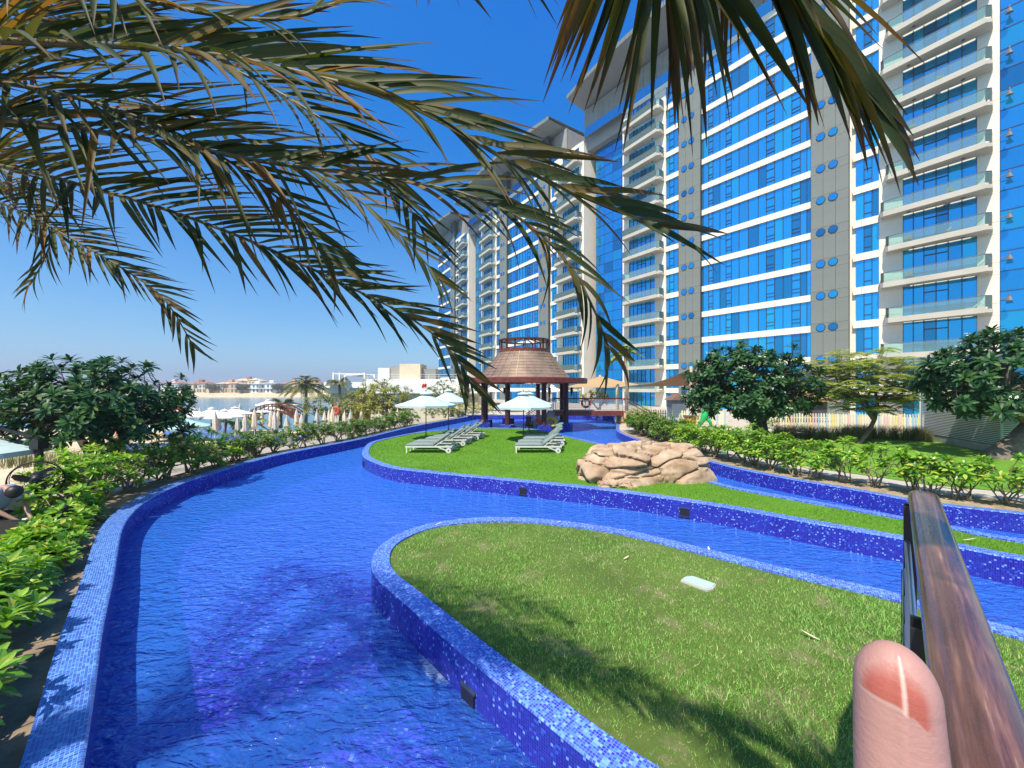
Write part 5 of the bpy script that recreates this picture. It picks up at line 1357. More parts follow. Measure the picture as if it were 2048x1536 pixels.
# ---------------------------------------------------------------- villas across the water
simple('villa_cream', (0.66,0.56,0.38), .85, var=.06, scale=.2); simple('villa_peach', (0.58,0.38,0.24), .85, var=.06, scale=.2); simple('villa_white', (0.74,0.75,0.74), .8, var=.04, scale=.2); simple('terracotta', (0.42,0.17,0.10), .85, var=.15, scale=.3); simple('villa_window', (0.10,0.16,0.22), .15)
VZ = -1.15
def villa(label, px, w_, mat, roof, Y, seed, h=7.2, flat=False):
    rng = random.Random(seed); cx_ = (px-CX)/F*Y; t = thing('villa', label, 'villa', (cx_,Y,VZ)); D = 12
    wl = w_*.55; pbox(cx_-w_/2,cx_+w_/2,Y,Y+D,VZ,VZ+h*.5).build('ground_storey', M[mat], t)
    pbox(cx_-w_/2+1,cx_+w_/2-2,Y+1.5,Y+D,VZ+h*.5,VZ+h).build('upper_storey', M[mat], t)
    wings = [(cx_-w_*.28, w_*.28, h*1.0), (cx_+w_*.22, w_*.26, h*1.06)]
    for (wx, ww, wh) in wings: pbox(wx-ww/2,wx+ww/2,Y-.8,Y+D-1,VZ,VZ+wh).build('wing', M[mat], t)
    if flat:
        for (wx, ww, wh) in wings:
            pbox(wx-ww/2-.7,wx+ww/2+.7,Y-1.6,Y+D-1,VZ+wh,VZ+wh+.5).build('roof_slab', M['villa_white'], t); pbox(wx-1.6,wx+1.6,Y+3,Y+6,VZ+wh+.5,VZ+wh+2.6).build('stair_tower', M['villa_white'], t)
        pbox(cx_-w_/2,cx_+w_/2,Y-1.2,Y+D,VZ+h,VZ+h+.4).build('roof_slab', M['villa_white'], t); pbox(cx_-w_/2-.5,cx_+w_/2+.5,Y-1.9,Y,VZ+h*.5-.2,VZ+h*.5+.2).build('terrace_slab', M['villa_white'], t)
    else:
        def hip(x0,x1,y0,y1,z,hh):
            mb = MB(); i_ = min((x1-x0),(y1-y0))*.42; mb.add([(x0,y0,z),(x1,y0,z),(x1,y1,z),(x0,y1,z),(x0+i_,(y0+y1)/2,z+hh),(x1-i_,(y0+y1)/2,z+hh)],[(0,1,5,4),(1,2,5),(2,3,4,5),(3,0,4),(3,2,1,0)]); mb.build('roof', M[roof], t)
        hip(cx_-w_/2+.4,cx_+w_/2-1.4,Y+.9,Y+D+.6,VZ+h,1.9)
        for (wx, ww, wh) in wings: hip(wx-ww/2-.5,wx+ww/2+.5,Y-1.4,Y+D-.6,VZ+wh,1.7)
        pbox(cx_-2.2,cx_+.8,Y+4,Y+7,VZ+h,VZ+h+3.6).build('tower', M['terracotta' if rng.random()<.6 else mat], t)
    for lev in (0,1):
        n = int(w_/2.6)
        for k in range(n):
            wx = cx_-w_/2+ (k+.6)*w_/n; inwing = any(abs(wx-a) < b/2 for a,b,_ in wings); yy = Y-.83 if inwing else (Y-.03 if lev == 0 else Y+1.47)
            if abs(wx-cx_) > w_/2-1.3: continue
            pbox(wx-.75,wx+.75,yy,yy+.05,VZ+.5+lev*h*.5,VZ+h*.42+lev*h*.47).build('window', M['villa_window'], t)
    return t
villa('cream villa with terracotta roofs at the left across the water', 395, 19, 'villa_cream', 'terracotta', 312, 1)
villa('peach villa with a row of arched openings left of the white modern villa', 455, 22, 'villa_peach', 'villa_peach', 312, 2)
villa('white flat roofed modern villa across the water', 526, 23, 'villa_white', 'villa_white', 312, 3, flat=True)
villa('cream villa standing behind the white and peach ones', 492, 26, 'villa_cream', 'villa_cream', 345, 4, h=10.5)
villa('pink villa with a square red tower behind the beach palms', 583, 22, 'villa_peach', 'terracotta', 318, 5)
villa('pale villa almost hidden behind the left frangipani tree', 340, 20, 'villa_white', 'terracotta', 314, 6)
villa('tan villa farthest to the right across the water, behind the palm crown', 625, 20, 'villa_cream', 'terracotta', 330, 7)
villa('villa seen in the gaps of the left frangipani tree', 200, 22, 'villa_cream', 'terracotta', 314, 8)
leafmat('far_foliage', [(0,(0.07,0.10,0.05)),(0.6,(0.13,0.16,0.08)),(1,(0.22,0.23,0.13))], trans=.2, rough=.6)
def far_tree(label, px, Y, half, z, seed):
    rng = random.Random(seed); cx_ = (px-CX)/F*Y; t = thing('shore_tree', label, 'tree', (cx_,Y,VZ), group='trees between the villas')
    tips = crown_pts((cx_,Y,z), half, 90, rng, .3, -.6); tr = MB(); tr.tube([(cx_,Y,VZ-.2),(cx_,Y,z-half[2]*.6)],[.35,.25],6); limbs(tr, cluster_tree(Vector((cx_,Y,z-half[2]*.6)), tips, .05, rng), 4); tr.build('trunk', M['bark'], t)
    cr = MB()
    for p in tips: rosette(cr, p, Vector((rng.uniform(-.5,.5),rng.uniform(-.5,.5),1)), 8, 1.1, .55, rng, .1, .2, 1)
    cr.build('crown', M['far_foliage'], t)
for i, (px, Y, hx_, hz_) in enumerate([(424,311,4.6,3.1),(415,318,4,3.6),(437,312,3.2,2.6),(483,310,4.2,2.8),(496,312,3.5,3.0),(556,310,4.5,2.8),(570,312,4,2.6),(603,310,5,2.8),(366,309,4.5,3.2),(470,316,4,3.4),(250,308,6,3.2),(300,309,6,3.0),(150,309,7,3.2),(60,309,7,3.2),(645,318,5,3)]):
    so = sorted([424,415,437,483,496,556,570,603,366,470,250,300,150,60,645]).index(px)
    far_tree(f'dark hazy tree between the villas across the water, {ORD[so]} from the left', px, Y, (hx_,3,hz_), VZ+hz_*1.1+.6, 600+i)
# ---------------------------------------------------------------- terrace at the left: fan, parasol, bench, person
fanY = 7.9; fc = P(73,960,fanY)
simple('wire', (0.02,0.022,0.03), .4, metal=.5)
fan = thing('pedestal_fan', 'black pedestal fan with a round wire cage on the left terrace', 'fan', (fc.x+.12,fanY,-.52))
tilt = Matrix.Rotation(R(40),3,'Z') @ Matrix.Rotation(R(8),3,'X')
def ft(p): return fc + tilt @ Vector(p)
cage = MB()
for rr, yy in ((.385,0),(.375,.1),(.375,-.1),(.13,.15),(.13,-.15)):
    cage.tube([ft((rr*math.cos(2*math.pi*i/32),yy,rr*math.sin(2*math.pi*i/32))) for i in range(33)], .013 if rr > .38 else .006, 5, cap=False)
cage.build('cage_rim', M['wire'], fan)
wr = MB()
for k in range(28):
    a = 2*math.pi*k/28; ca0, sa0 = math.cos(a), math.sin(a)
    wr.tube([ft((.12*ca0,-.15,.12*sa0)), ft((.3*ca0,-.13,.3*sa0)), ft((.382*ca0,0,.382*sa0)), ft((.3*ca0,.13,.3*sa0)), ft((.12*ca0,.15,.12*sa0))], .0025, 4, cap=False)
struct(wr.build('cage_wires', M['wire'], fan), 'stuff')
for k in range(3):
    a = R(35)+k*2*math.pi/3; bm = MB(); r1 = []
    for u, wv, tw in ((.05,.05,.0),(.16,.10,.03),(.27,.10,.03),(.34,.05,.02)):
        d0 = Vector((math.cos(a),0,math.sin(a))); s0 = Vector((-math.sin(a),0,math.cos(a)))
        r1 += [ft(d0*u - s0*wv*.5 + Vector((0,-tw,0))), ft(d0*u + s0*wv + Vector((0,tw,0)))]
    bm.add(r1, [(2*i,2*i+1,2*i+3,2*i+2) for i in range(3)]); bm.build('blade', M['black_metal'], fan)
mo = MB(); mo.tube([ft((0,-.07,0)), ft((0,.02,0)), ft((0,.12,0)), ft((0,.26,0)), ft((0,.30,0))], [.06,.12,.14,.11,.03], 14); mo.build('motor', M['black_metal'], fan, smooth=True)
px_, py_ = ft((0,.2,0)).x, ft((0,.2,0)).y
MB().tube([(px_,py_,-.5),(px_,py_,fc.z-.42),(px_,py_,fc.z)], [.03,.028,.05], 10).build('pole', M['black_metal'], fan)
MB().lathe([(.30,0),(.30,.03),(.08,.07),(.04,.14)], (px_,py_,-.53), 20).build('base', M['black_metal'], fan)
ps = thing('side_parasol', 'grey green terrace parasol on a black side post at the left edge', 'parasol', P(78,1000,9.4))
pp = P(78,960,9.4)
MB().tube([(pp.x,9.4,-.55),(pp.x,9.4,1.52)], .075, 10).build('post', M['black_metal'], ps); MB().box((pp.x,9.4,1.35),(.22,.22,.22)).build('crank_box', M['black_metal'], ps)
MB().bar((pp.x,9.4,1.5),(pp.x-1.7,9.2,2.05),.06,.08).build('arm', M['black_metal'], ps)
cxx, cyy = pp.x-1.75, 8.9; cv = MB(); n = 8
for k in range(n):
    a0, a1 = 2*math.pi*k/n+.3, 2*math.pi*(k+1)/n+.3; rows_ = [[(cxx+1.75*u*math.cos(a),cyy+1.75*u*math.sin(a),1.82-.58*u-.05*math.sin(math.pi*u)) for a in (a0,(a0+a1)/2,a1)] for u in (.02,.4,.75,1)]
    rows_.append([(p[0],p[1],p[2]-.12) for p in rows_[-1]]); vs = [p for r_ in rows_ for p in r_]
    cv.add(vs, [(i*3+j,(i+1)*3+j,(i+1)*3+j+1,i*3+j+1) for i in range(4) for j in (0,1)])
cv.build('canopy', M['parasol_cloth'], ps)
bc = P(22,1030,7.0)
bn_ = thing('terrace_bench', 'black terrace bench with slanted back below the fan', 'bench', (bc.x-.2,7.0,-.52))
MB().box((bc.x-.35,6.95,.02),(1.5,.12,.62)).build('backrest', M['black_metal'], bn_); MB().box((bc.x-.35,7.3,-.12),(1.5,.6,.1)).build('seat', M['black_metal'], bn_)
MB().bar((bc.x+.38,7.0,-.3),(bc.x+.50,7.5,.42),.07,.16).build('arm', M['black_metal'], bn_)
for sx in (-1.0,.3):
    for sy in (6.95,7.5): MB().box((bc.x+sx,sy,-.33),(.08,.08,.4)).build('leg', M['black_metal'], bn_)
tag(MB().box((-13.3,9.6,-.34),(.35,3.6,.4), .35).build('planter_kerb', M['white_wall']), 'low pale kerb at the edge of the left terrace behind the fan', 'kerb')
tag(MB().box((-10.6,8.9,-.38),(.3,3.2,.34), -.72).build('planter_kerb', M['white_wall']), 'low pale kerb beside the fan next to the hedge', 'kerb')
# people: one continuous skinned body each, clothes as children
simple('skin', (0.42,0.24,0.17), .55, var=.08); simple('hair', (0.012,0.01,0.01), .5); simple('shirt_blue', (0.36,0.46,0.66), .85, var=.12, scale=14, bump=.2, bscale=40); simple('trouser_dark', (0.012,0.014,0.02), .85); simple('shirt_red', (0.62,0.05,0.07), .85)
def skin(nm, verts, edges, radii, mat, parent, sub=1):
    me = bpy.data.meshes.new(nm); me.from_pydata([tuple(v) for v in verts], edges, []); o = link(nm, me, mat, parent)
    md = o.modifiers.new('skin','SKIN'); md.use_smooth_shade = True
    for i, r_ in enumerate(radii): me.skin_vertices[0].data[i].radius = (r_,r_) if not hasattr(r_,'__len__') else r_
    me.skin_vertices[0].data[0].use_root = True
    s_ = o.modifiers.new('sub','SUBSURF'); s_.levels = sub; s_.render_levels = sub; return o
def person(label, org, J, shirt, trous, group=None):
    """J: joints in metres from the feet: pelvis, chest, neck, head, then elbows, wrists, knees, ankles, toes for both sides"""
    o = Vector(org); t = thing('person', label, 'person', o); g = lambda k: o + Vector(J[k])
    pe_, chs, ne, hd = g('pelvis'), g('chest'), g('neck'), g('head')
    v = [pe_, (pe_+chs)/2, chs, ne, ne+(hd-ne)*.5, hd, hd+(hd-ne).normalized()*.1]; e = [(0,1),(1,2),(2,3),(3,4),(4,5),(5,6)]; r_ = [.09,.08,.08,.045,.06,.10,.06]
    ls, tv = [], []
    for s_ in ('l','r'):
        b0 = len(v); v += [g('sh_'+s_), g('el_'+s_), g('wr_'+s_), g('wr_'+s_)+(g('wr_'+s_)-g('el_'+s_)).normalized()*.12]; e += [(2,b0),(b0,b0+1),(b0+1,b0+2),(b0+2,b0+3)]; r_ += [.06,.045,.033,.03]
        b1 = len(v); v += [g('hip_'+s_), g('kn_'+s_), g('an_'+s_), g('an_'+s_)+Vector((.1,-.12,-.04))]; e += [(0,b1),(b1,b1+1),(b1+1,b1+2),(b1+2,b1+3)]; r_ += [.085,.06,.042,.035]
    skin('body', v, e, r_, M['skin'], t)
    v2 = [pe_+(chs-pe_)*.05,(pe_+chs)/2,chs,chs+(ne-chs)*.95]; e2_ = [(0,1),(1,2),(2,3)]; r2 = [.17,.18,.2,.115]
    for s_ in ('l','r'):
        b0 = len(v2); v2 += [g('sh_'+s_), g('sh_'+s_)+(g('el_'+s_)-g('sh_'+s_))*.8]; e2_ += [(2,b0),(b0,b0+1)]; r2 += [.085,.072]
    skin('shirt', v2, e2_, r2, M[shirt], t)
    v3 = [pe_]; e3_ = []; r3 = [.15]
    for s_ in ('l','r'):
        b0 = len(v3); v3 += [g('hip_'+s_), g('kn_'+s_), g('kn_'+s_)+(g('an_'+s_)-g('kn_'+s_))*.9]; e3_ += [(0,b0),(b0,b0+1),(b0+1,b0+2)]; r3 += [.105,.08,.065]
    skin('trousers', v3, e3_, r3, M[trous], t)
    hr = MB(); up = (hd-ne).normalized(); hr.ball(hd+up*.035+Vector((0,.03,.02)), .118, 12, 8); hr.build('hair', M['hair'], t, smooth=True)
    return t
fx = P(6,1000,7.15).x
person('person in a pale blue shirt bending over the black bench at the left edge', (fx-.12,7.2,-.54),
  dict(pelvis=(-.16,.02,.95),chest=(.0,-.02,1.36),neck=(.16,-.05,1.44),head=(.28,-.06,1.34),sh_l=(.04,.17,1.33),sh_r=(.04,-.2,1.33),el_l=(.2,.2,1.05),el_r=(.2,-.22,1.05),wr_l=(.4,.12,.86),wr_r=(.4,-.12,.86),hip_l=(-.13,.1,.84),hip_r=(-.13,-.1,.84),kn_l=(-.08,.12,.46),kn_r=(-.08,-.12,.46),an_l=(-.12,.12,.07),an_r=(-.12,-.12,.07)), 'shirt_blue','trouser_dark')
q = P(243,872,22)
person('seated person in a red top on the beach behind the hedge', (q.x,22,q.z-.62),
  dict(pelvis=(0,0,.45),chest=(.02,.02,.86),neck=(.03,0,1.02),head=(.06,-.03,1.2),sh_l=(.2,0,.93),sh_r=(-.16,0,.93),el_l=(.28,-.1,.68),el_r=(-.24,-.1,.68),wr_l=(.2,-.3,.55),wr_r=(-.14,-.3,.55),hip_l=(.1,-.02,.43),hip_r=(-.1,-.02,.43),kn_l=(.14,-.45,.46),kn_r=(-.14,-.45,.46),an_l=(.14,-.5,.06),an_r=(-.14,-.5,.06)), 'shirt_red','trouser_dark')
st = thing('beach_stool', 'plain stool under the person in red', 'stool', (q.x,22,q.z-.62)); MB().box((q.x,22.05,q.z-.28),(.45,.45,.05)).build('seat', M['red_wood'], st)
for sx in (-.18,.18):
    for sy in (-.13,.23): MB().box((q.x+sx,22+sy,q.z-.46),(.04,.04,.36)).build('leg', M['red_wood'], st)

# ---------------------------------------------------------------- lawn bits
m_, nt_, b_ = newmat('cover_plastic'); b_.inputs['Base Color'].default_value = (0.40,0.52,0.48,1); b_.inputs['Roughness'].default_value = .5
hc = [G(1364,1161,.02),G(1372,1155,.02),G(1386,1154,.02),G(1430,1169,.02),G(1424,1177,.02),G(1412,1180,.02)]
hp_ = thing('access_cover', 'pale green oblong access cover lying in the near lawn', 'cover', G(1398,1169,0))
MB().prism([(p.x,p.y) for p in hc][::-1], -.02, .036).build('lid', M['cover_plastic'], hp_)
ctr = sum(hc, Vector())/6
MB().prism([(ctr.x+(p.x-ctr.x)*1.08, ctr.y+(p.y-ctr.y)*1.08) for p in hc][::-1], -.03, .024).build('rim', M['concrete_pale'], hp_)
simple('dead_leaf', (0.58,0.50,0.34), .7, var=.2)
for i, (x, y, a, L, lab) in enumerate([(1640,1280,2.4,.17,'curled dry leaf on the near lawn left of the handrail end'),(1247,1118,.5,.12,'dry leaf on the near lawn below the small boulder'),(1418,1100,1.2,.1,'dry leaf near the pool edge above the access cover'),(1925,1080,-.2,.2,'dry leaf on the grass strip right of the handrail'),(870,1050,.6,.14,'dry leaf at the tip of the near lawn'),(1113,1045,.2,.1,'dry leaf at the far edge of the near lawn')]):
    p = G(x, y, .03); mb = MB(); leaf(mb, p, Vector((math.cos(a),math.sin(a),.1)), Vector((0,0,1)), L, .035, -.15, 'lan', 4)
    tag(mb.build('fallen_leaf', M['dead_leaf']), lab, 'leaf', 'dry leaves on the lawn')
# pool inlets in the walls
for i, (x, y, Yo, lab) in enumerate([(1043,974,0,'dark pool inlet in the wall below the boulder'),(1362,1022,0,'dark pool inlet in the wall right of the boulder'),(921,1352,0,'dark pool inlet in the wall of the near lawn'),(731,921,0,'dark pool inlet at the left tip of the far lawn'),(881,845,0,'dark pool inlet in the left wall near the pavilion')]):
    p = G(x, y, -.12); e_, (bx_, by_) = None, (p.x,p.y)
    src = min(((q-Vector((bx_,by_))).length, k, L_) for L_ in (e2,e3,eL) for k, q in enumerate(L_))
    k = min(max(src[1],1), len(src[2])-2); q = src[2][k]; d = (src[2][k+1]-src[2][k-1]).normalized(); a = math.atan2(d.y,d.x)
    t = thing('pool_inlet', lab, 'pool inlet', (q.x,q.y,-.3), group='pool inlets in the tiled walls')
    zi = -.36 if i == 2 else -.24
    MB().box((q.x,q.y,zi),(.2,.05,.2),a).build('grille', M['black_metal'], t)
    for z in (zi+.1,zi-.1): MB().box((q.x,q.y,z),(.24,.056,.02),a).build('rim', M['frame_dark'], t)

# ---------------------------------------------------------------- own bridge: deck, handrail, rods
m_, nt_, b_ = newmat('varnished_wood')
tc = N(nt_,'TexCoord'); mp = N(nt_,'CombineXYZ')
for k_, v_ in ((0,(2.6,2.6,0)),(1,(48,-48,0)),(2,(0,0,48))):      # grain runs along the rail
    dt = N(nt_,'VectorMath',operation='DOT_PRODUCT'); dt.inputs[1].default_value = v_; nt_.links.new(tc.outputs['Object'], dt.inputs[0]); nt_.links.new(dt.outputs['Value'], mp.inputs[k_])
n1 = noise_(nt_, 1.0, 6, .65, mp.outputs[0]); n2 = noise_(nt_, 7, 4, .6, tc.outputs['Object'])
c = ramp(nt_, n1.outputs[0], [(0.25,(0.04,0.014,0.008)),(0.5,(0.11,0.042,0.024)),(0.64,(0.22,0.10,0.06)),(0.80,(0.55,0.40,0.28))])
nt_.links.new(mixc(nt_, ramp(nt_, n2.outputs[0], [(0.55,(0,0,0)),(0.75,(0.4,)*3)]), c, (0.16,0.10,0.085)), b_.inputs['Base Color'])
nt_.links.new(ramp(nt_, n1.outputs[0], [(0.3,(0.2,)*3),(0.8,(0.5,)*3)]), b_.inputs['Roughness']); b_.inputs['Coat Weight'].default_value = .7; b_.inputs['Coat Roughness'].default_value = .13; b_.inputs['Specular IOR Level'].default_value = .35
nt_.links.new(bump_(nt_, n1.outputs[0], .5, .004), b_.inputs['Normal'])
nb = thing('viewing_bridge', 'brown varnished handrail and steel rods of the bridge the viewer stands on', 'bridge', (.3,0,ZW))
RZ = CZ-.5; dv = Vector((.7071,.7071,0)); pend = Vector((1.99,1.86,RZ-.028)); sdv = Vector((.7071,-.7071,0))
def railpath():
    pts = [pend - dv*s_ for s_ in (4.2,2.6,1.6,1.0,.5,.2,.08)] + [pend + Vector((0,0,-.004)), pend + dv*.06 + Vector((0,0,-.03))]
    for s_ in (.3,.7,1.2,2.0): pts.append(pend + dv*s_ + Vector((0,0,-.03-.62*(s_-.06))))
    return pts
rp = railpath(); hr = MB(); nsd = 16; vs = []
for i, p in enumerate(rp):
    t_ = (rp[min(i+1,len(rp)-1)]-rp[max(i-1,0)]).normalized(); up = sdv.cross(t_).normalized()
    if up.z < 0: up = -up
    for j in range(nsd):
        a = 2*math.pi*j/nsd; c_, s_ = math.cos(a), math.sin(a)
        vs.append(p + sdv*.052*math.copysign(abs(c_)**.75,c_) + up*.034*math.copysign(abs(s_)**.7,s_))
hr.add(vs, [(i*nsd+j,i*nsd+(j+1)%nsd,(i+1)*nsd+(j+1)%nsd,(i+1)*nsd+j) for i in range(len(rp)-1) for j in range(nsd)]+[tuple(range(nsd-1,-1,-1)),tuple(range((len(rp)-1)*nsd,len(rp)*nsd))])
hr.build('handrail', M['varnished_wood'], nb, smooth=True)
for k in range(6):
    dz_ = .22+.135*k
    pts = [pend - dv*4.2 - Vector((0,0,dz_)), pend - dv*.02 - Vector((0,0,dz_)), pend + dv*.06 - Vector((0,0,dz_+.03)), pend + dv*2.0 - Vector((0,0,dz_+.03+.62*1.94))]
    MB().tube([q_ - sdv*.055 for q_ in pts], .011, 8).build('rod', M['steel'], nb, smooth=True)
for s_, dz_ in ((-.0,0),(-1.35,0),(-2.7,0),(1.2,.03+.62*1.14)):
    p = pend + dv*s_ - Vector((0,0,dz_)) - sdv*.045
    mb = MB()
    for o_ in (-.018,.018): mb.bar(p+dv*o_*2-Vector((0,0,.05)), p+dv*o_*2-Vector((0,0,1.1)), .012, .045, up=tuple(sdv))
    mb.build('post', M['black_metal'], nb)
dkz = RZ-1.06; w0 = Vector((.7071,-.7071,0))
o0 = pend - dv*2.1 + w0*.75
for k in range(36):
    p = pend - dv*(4.9-.118*k) + w0*.78; MB().box((p.x,p.y,dkz-.02),(.11,1.5,.04), R(45)).build('plank', M['dark_wood'], nb)
for s_ in (-.02,1.46):
    p = pend - dv*2.8 + w0*s_; MB().box((p.x,p.y,dkz-.16),(4.3,.08,.22), R(45)).build('beam', M['red_wood'], nb)
for s_ in (-4.6,-.9):
    p = pend + dv*(s_) + w0*.72; MB().box((p.x,p.y,(dkz-.27+ZF)/2),(.3,1.3,dkz-.27-ZF), R(45)).build('pier', M['concrete_pale'], nb)
for k in range(6):
    p = pend + dv*(-.45+.3*k) + w0*.6; MB().box((p.x,p.y,dkz-.16-.19*k),(.32,1.0,.06), R(45)).build('step', M['dark_wood'], nb)
# ---------------------------------------------------------------- the viewer's thumb
m_, nt_, b_ = newmat('thumb_skin'); b_.inputs['Roughness'].default_value = .5
b_.inputs['Subsurface Weight'].default_value = .25; b_.inputs['Subsurface Radius'].default_value = (.006,.003,.002); b_.inputs['Subsurface Scale'].default_value = .5
at = N(nt_,'Attribute'); at.attribute_name = 'tone'; tc = N(nt_,'TexCoord')
n1 = noise_(nt_, 900, 3, .6, tc.outputs['Object']); n2 = noise_(nt_, 140, 4, .6, tc.outputs['Object'])
base = mixc(nt_, math_(nt_,'MULTIPLY',n2.outputs[0],.6), (0.45,0.25,0.22), (0.36,0.185,0.165))
sp = N(nt_,'SeparateColor'); nt_.links.new(at.outputs['Color'], sp.inputs[0])
c = mixc(nt_, sp.outputs[0], base, (0.37,0.10,0.075)); c = mixc(nt_, sp.outputs[1], c, (0.56,0.41,0.36))
nt_.links.new(c, b_.inputs['Base Color'])
mpw = N(nt_,'Mapping'); mpw.inputs['Scale'].default_value = (120,120,520); nt_.links.new(tc.outputs['Object'], mpw.inputs[0]); n3 = noise_(nt_, 1.0, 4, .6, mpw.outputs[0])
nt_.links.new(bump_(nt_, math_(nt_,'ADD',n1.outputs[0],math_(nt_,'MULTIPLY',n3.outputs[0],1.3)), .28, .0005), b_.inputs['Normal'])
tipc = P(1790,1288,.105); TW = .0088; FACE = Matrix.Rotation(R(-44),3,'Z')
def thumb():
    rows, nn_ = 110, 72; vs, tone = [], []
    for i in range(rows+1):
        s_ = (i/rows)**2*.125                                  # distance down from the tip
        wv = TW*(math.sqrt(max(0,1-((.0125-min(s_,.0125))/.0125)**2)))*(1+.22*min(1,max(0,(s_-.012)/.05)) + (.10 if s_ > .05 else 0)*min(1,(s_-.05)/.03))
        c_ = tipc + Vector((-.0012*s_/.03, -.28*s_*(.2+s_*4), -s_)) + Vector((0, 0, 0))
        for j in range(nn_):
            a = 2*math.pi*j/nn_; x, y = math.cos(a), math.sin(a)     # -y faces the viewer
            f = 1.0
            rid = math.exp(-((x-.14)/.12)**2) if y < 0 else 0         # the pale ridge down the front
            vs.append(c_ + FACE @ Vector((wv*1.0*x, wv*(1.0+.06*rid)*y*.92, 0)))
            red = whi = 0.0
            if y < 0:
                edge_lo = .0118 if x < .14 else .0118+.0075*(x-.14)
                nailx = (x+.05)/.88
                inside = (s_ > .0026+.0052*nailx*nailx) and (s_ < edge_lo) and abs(nailx) < .9
                if inside: red = min(1, .25+(s_-.0026-.0052*nailx*nailx)/.005)*min(1,(.9-abs(nailx))/.2)
                if abs(x-.14) < .045 and .0012 < s_ < .0128: red, whi = 0, .95
                if x < .14 and abs(s_-edge_lo) < .0005 and abs(nailx) < .93: whi = .45
            tone.append((red, whi, 0, 1))
    fs = [(i*nn_+j,(i+1)*nn_+j,(i+1)*nn_+(j+1)%nn_,i*nn_+(j+1)%nn_) for i in range(rows) for j in range(nn_)]
    return vs, fs, tone
hand = thing('person', "viewer's upright pink thumb with reddened tip beside the brown handrail", 'thumb', tipc - Vector((0,0,.2)))
vs, fs, tone = thumb(); mb = MB(); mb.add(vs, fs)
# palm and four curled fingers below, out of the picture
base_p = tipc + Vector((-.006,-.02,-.15))
hv = [base_p, base_p+Vector((-.03,.0,.028)), base_p+Vector((-.045,-.02,-.03)), base_p+Vector((-.02,-.10,-.09)), base_p+Vector((0,-.24,-.17)), base_p+Vector((.0,.0,.03))]
he = [(0,1),(0,2),(2,3),(3,4),(0,5)]; hrr = [.026,.022,.028,.03,.038,.012]
for k in range(4):
    r0 = base_p + Vector((-.03-.002*k, .006, .022-.019*k)); L = (.042,.046,.043,.034)[k]; b0 = len(hv)
    hv += [r0, r0+Vector((-.012,.030,.0)), r0+Vector((.010,L,-.002)), r0+Vector((.022,L*.55,-.004))]
    he += [(1 if k < 2 else 2, b0),(b0,b0+1),(b0+1,b0+2),(b0+2,b0+3)]; hrr += [.0105,.0095,.0085,.0075]
tb = mb.build('hand', M['thumb_skin'], hand, smooth=True)
ca = tb.data.color_attributes.new('tone','FLOAT_COLOR','POINT'); ca.data.foreach_set('color', np.array(tone,dtype=np.float32).ravel())
fh = skin('palm', hv, he, hrr, M['thumb_skin'], hand)
# ---------------------------------------------------------------- date palms over the viewer
m_, nt_, b_ = newmat('palm_leaf')
oi = N(nt_,'ObjectInfo'); geo = N(nt_,'NewGeometry'); tc = N(nt_,'TexCoord')
f = math_(nt_,'FRACT', math_(nt_,'ADD', oi.outputs['Random'], geo.outputs['Random Per Island']))
sx = N(nt_,'SeparateXYZ'); uvn = N(nt_,'UVMap'); nt_.links.new(uvn.outputs[0], sx.inputs[0])
c = ramp(nt_, f, [(0,(0.03,0.055,0.018)),(0.4,(0.06,0.085,0.027)),(0.7,(0.095,0.105,0.037)),(0.88,(0.15,0.11,0.035)),(1,(0.23,0.13,0.04))])
st_ = N(nt_,'TexNoise'); mpn = N(nt_,'Mapping'); mpn.inputs['Scale'].default_value = (1.5,60,1); nt_.links.new(uvn.outputs[0], mpn.inputs[0]); nt_.links.new(mpn.outputs[0], st_.inputs[0]); st_.inputs['Scale'].default_value = 1.0; st_.inputs['Detail'].default_value = 3
c = mixc(nt_, math_(nt_,'MULTIPLY', st_.outputs[0], .5), c, mixc(nt_, 1.0, c, (.55,.5,.45), 'MULTIPLY'))
c = mixc(nt_, ramp(nt_, math_(nt_,'ADD', sx.outputs[0], math_(nt_,'MULTIPLY',f,.25)), [(0.80,(0,0,0)),(1.02,(0.9,)*3)]), c, (0.10,0.06,0.03))
nt_.links.new(c, b_.inputs['Base Color']); b_.inputs['Roughness'].default_value = .55; b_.inputs['Specular IOR Level'].default_value = .25
tr_ = N(nt_,'BsdfTranslucent'); nt_.links.new(mixc(nt_,1.0,c,(2.2,1.7,.5),'MULTIPLY'), tr_.inputs[0])
mx_ = N(nt_,'MixShader'); mx_.inputs[0].default_value = .32; nt_.links.new(b_.outputs[0], mx_.inputs[1]); nt_.links.new(tr_.outputs[0], mx_.inputs[2]); nt_.links.new(mx_.outputs[0], nt_.nodes['Material Output'].inputs[0])
simple('rachis', (0.10,0.085,0.04), .5, var=.3, scale=12)
def leaflet_mesh(droop, twist, wid=.07, seg=8):
    """unit leaflet along +x, V-folded, tapering to a point"""
    mb = MB(); vs = []; uv = []
    for i in range(seg+1):
        u = i/seg; wv = wid*.5*min(1,.35+u*4.5)*(1-max(0,(u-.35)/.65)**1.6); wv = max(wv,.0012)
        a = twist*u; z = -droop*u**2.2; q = Vector((u*(1-.12*droop*u),0,z)); s_ = Vector((0,math.cos(a),math.sin(a))); n_ = Vector((0,-math.sin(a),math.cos(a)))
        vs += [q - s_*wv + n_*wv*.55, q, q + s_*wv + n_*wv*.55]
    fs, us = [], []
    for i in range(seg):
        for j in (0,1):
            a0 = 3*i+j; fs.append((a0,a0+1,a0+4,a0+3)); us.append(((i/seg,j*.5),(i/seg,j*.5+.5),((i+1)/seg,j*.5+.5),((i+1)/seg,j*.5)))
    mb.add(vs, fs, us); me = mb.mesh('leaflet', True); me.materials.append(M['palm_leaf']); return me, mb
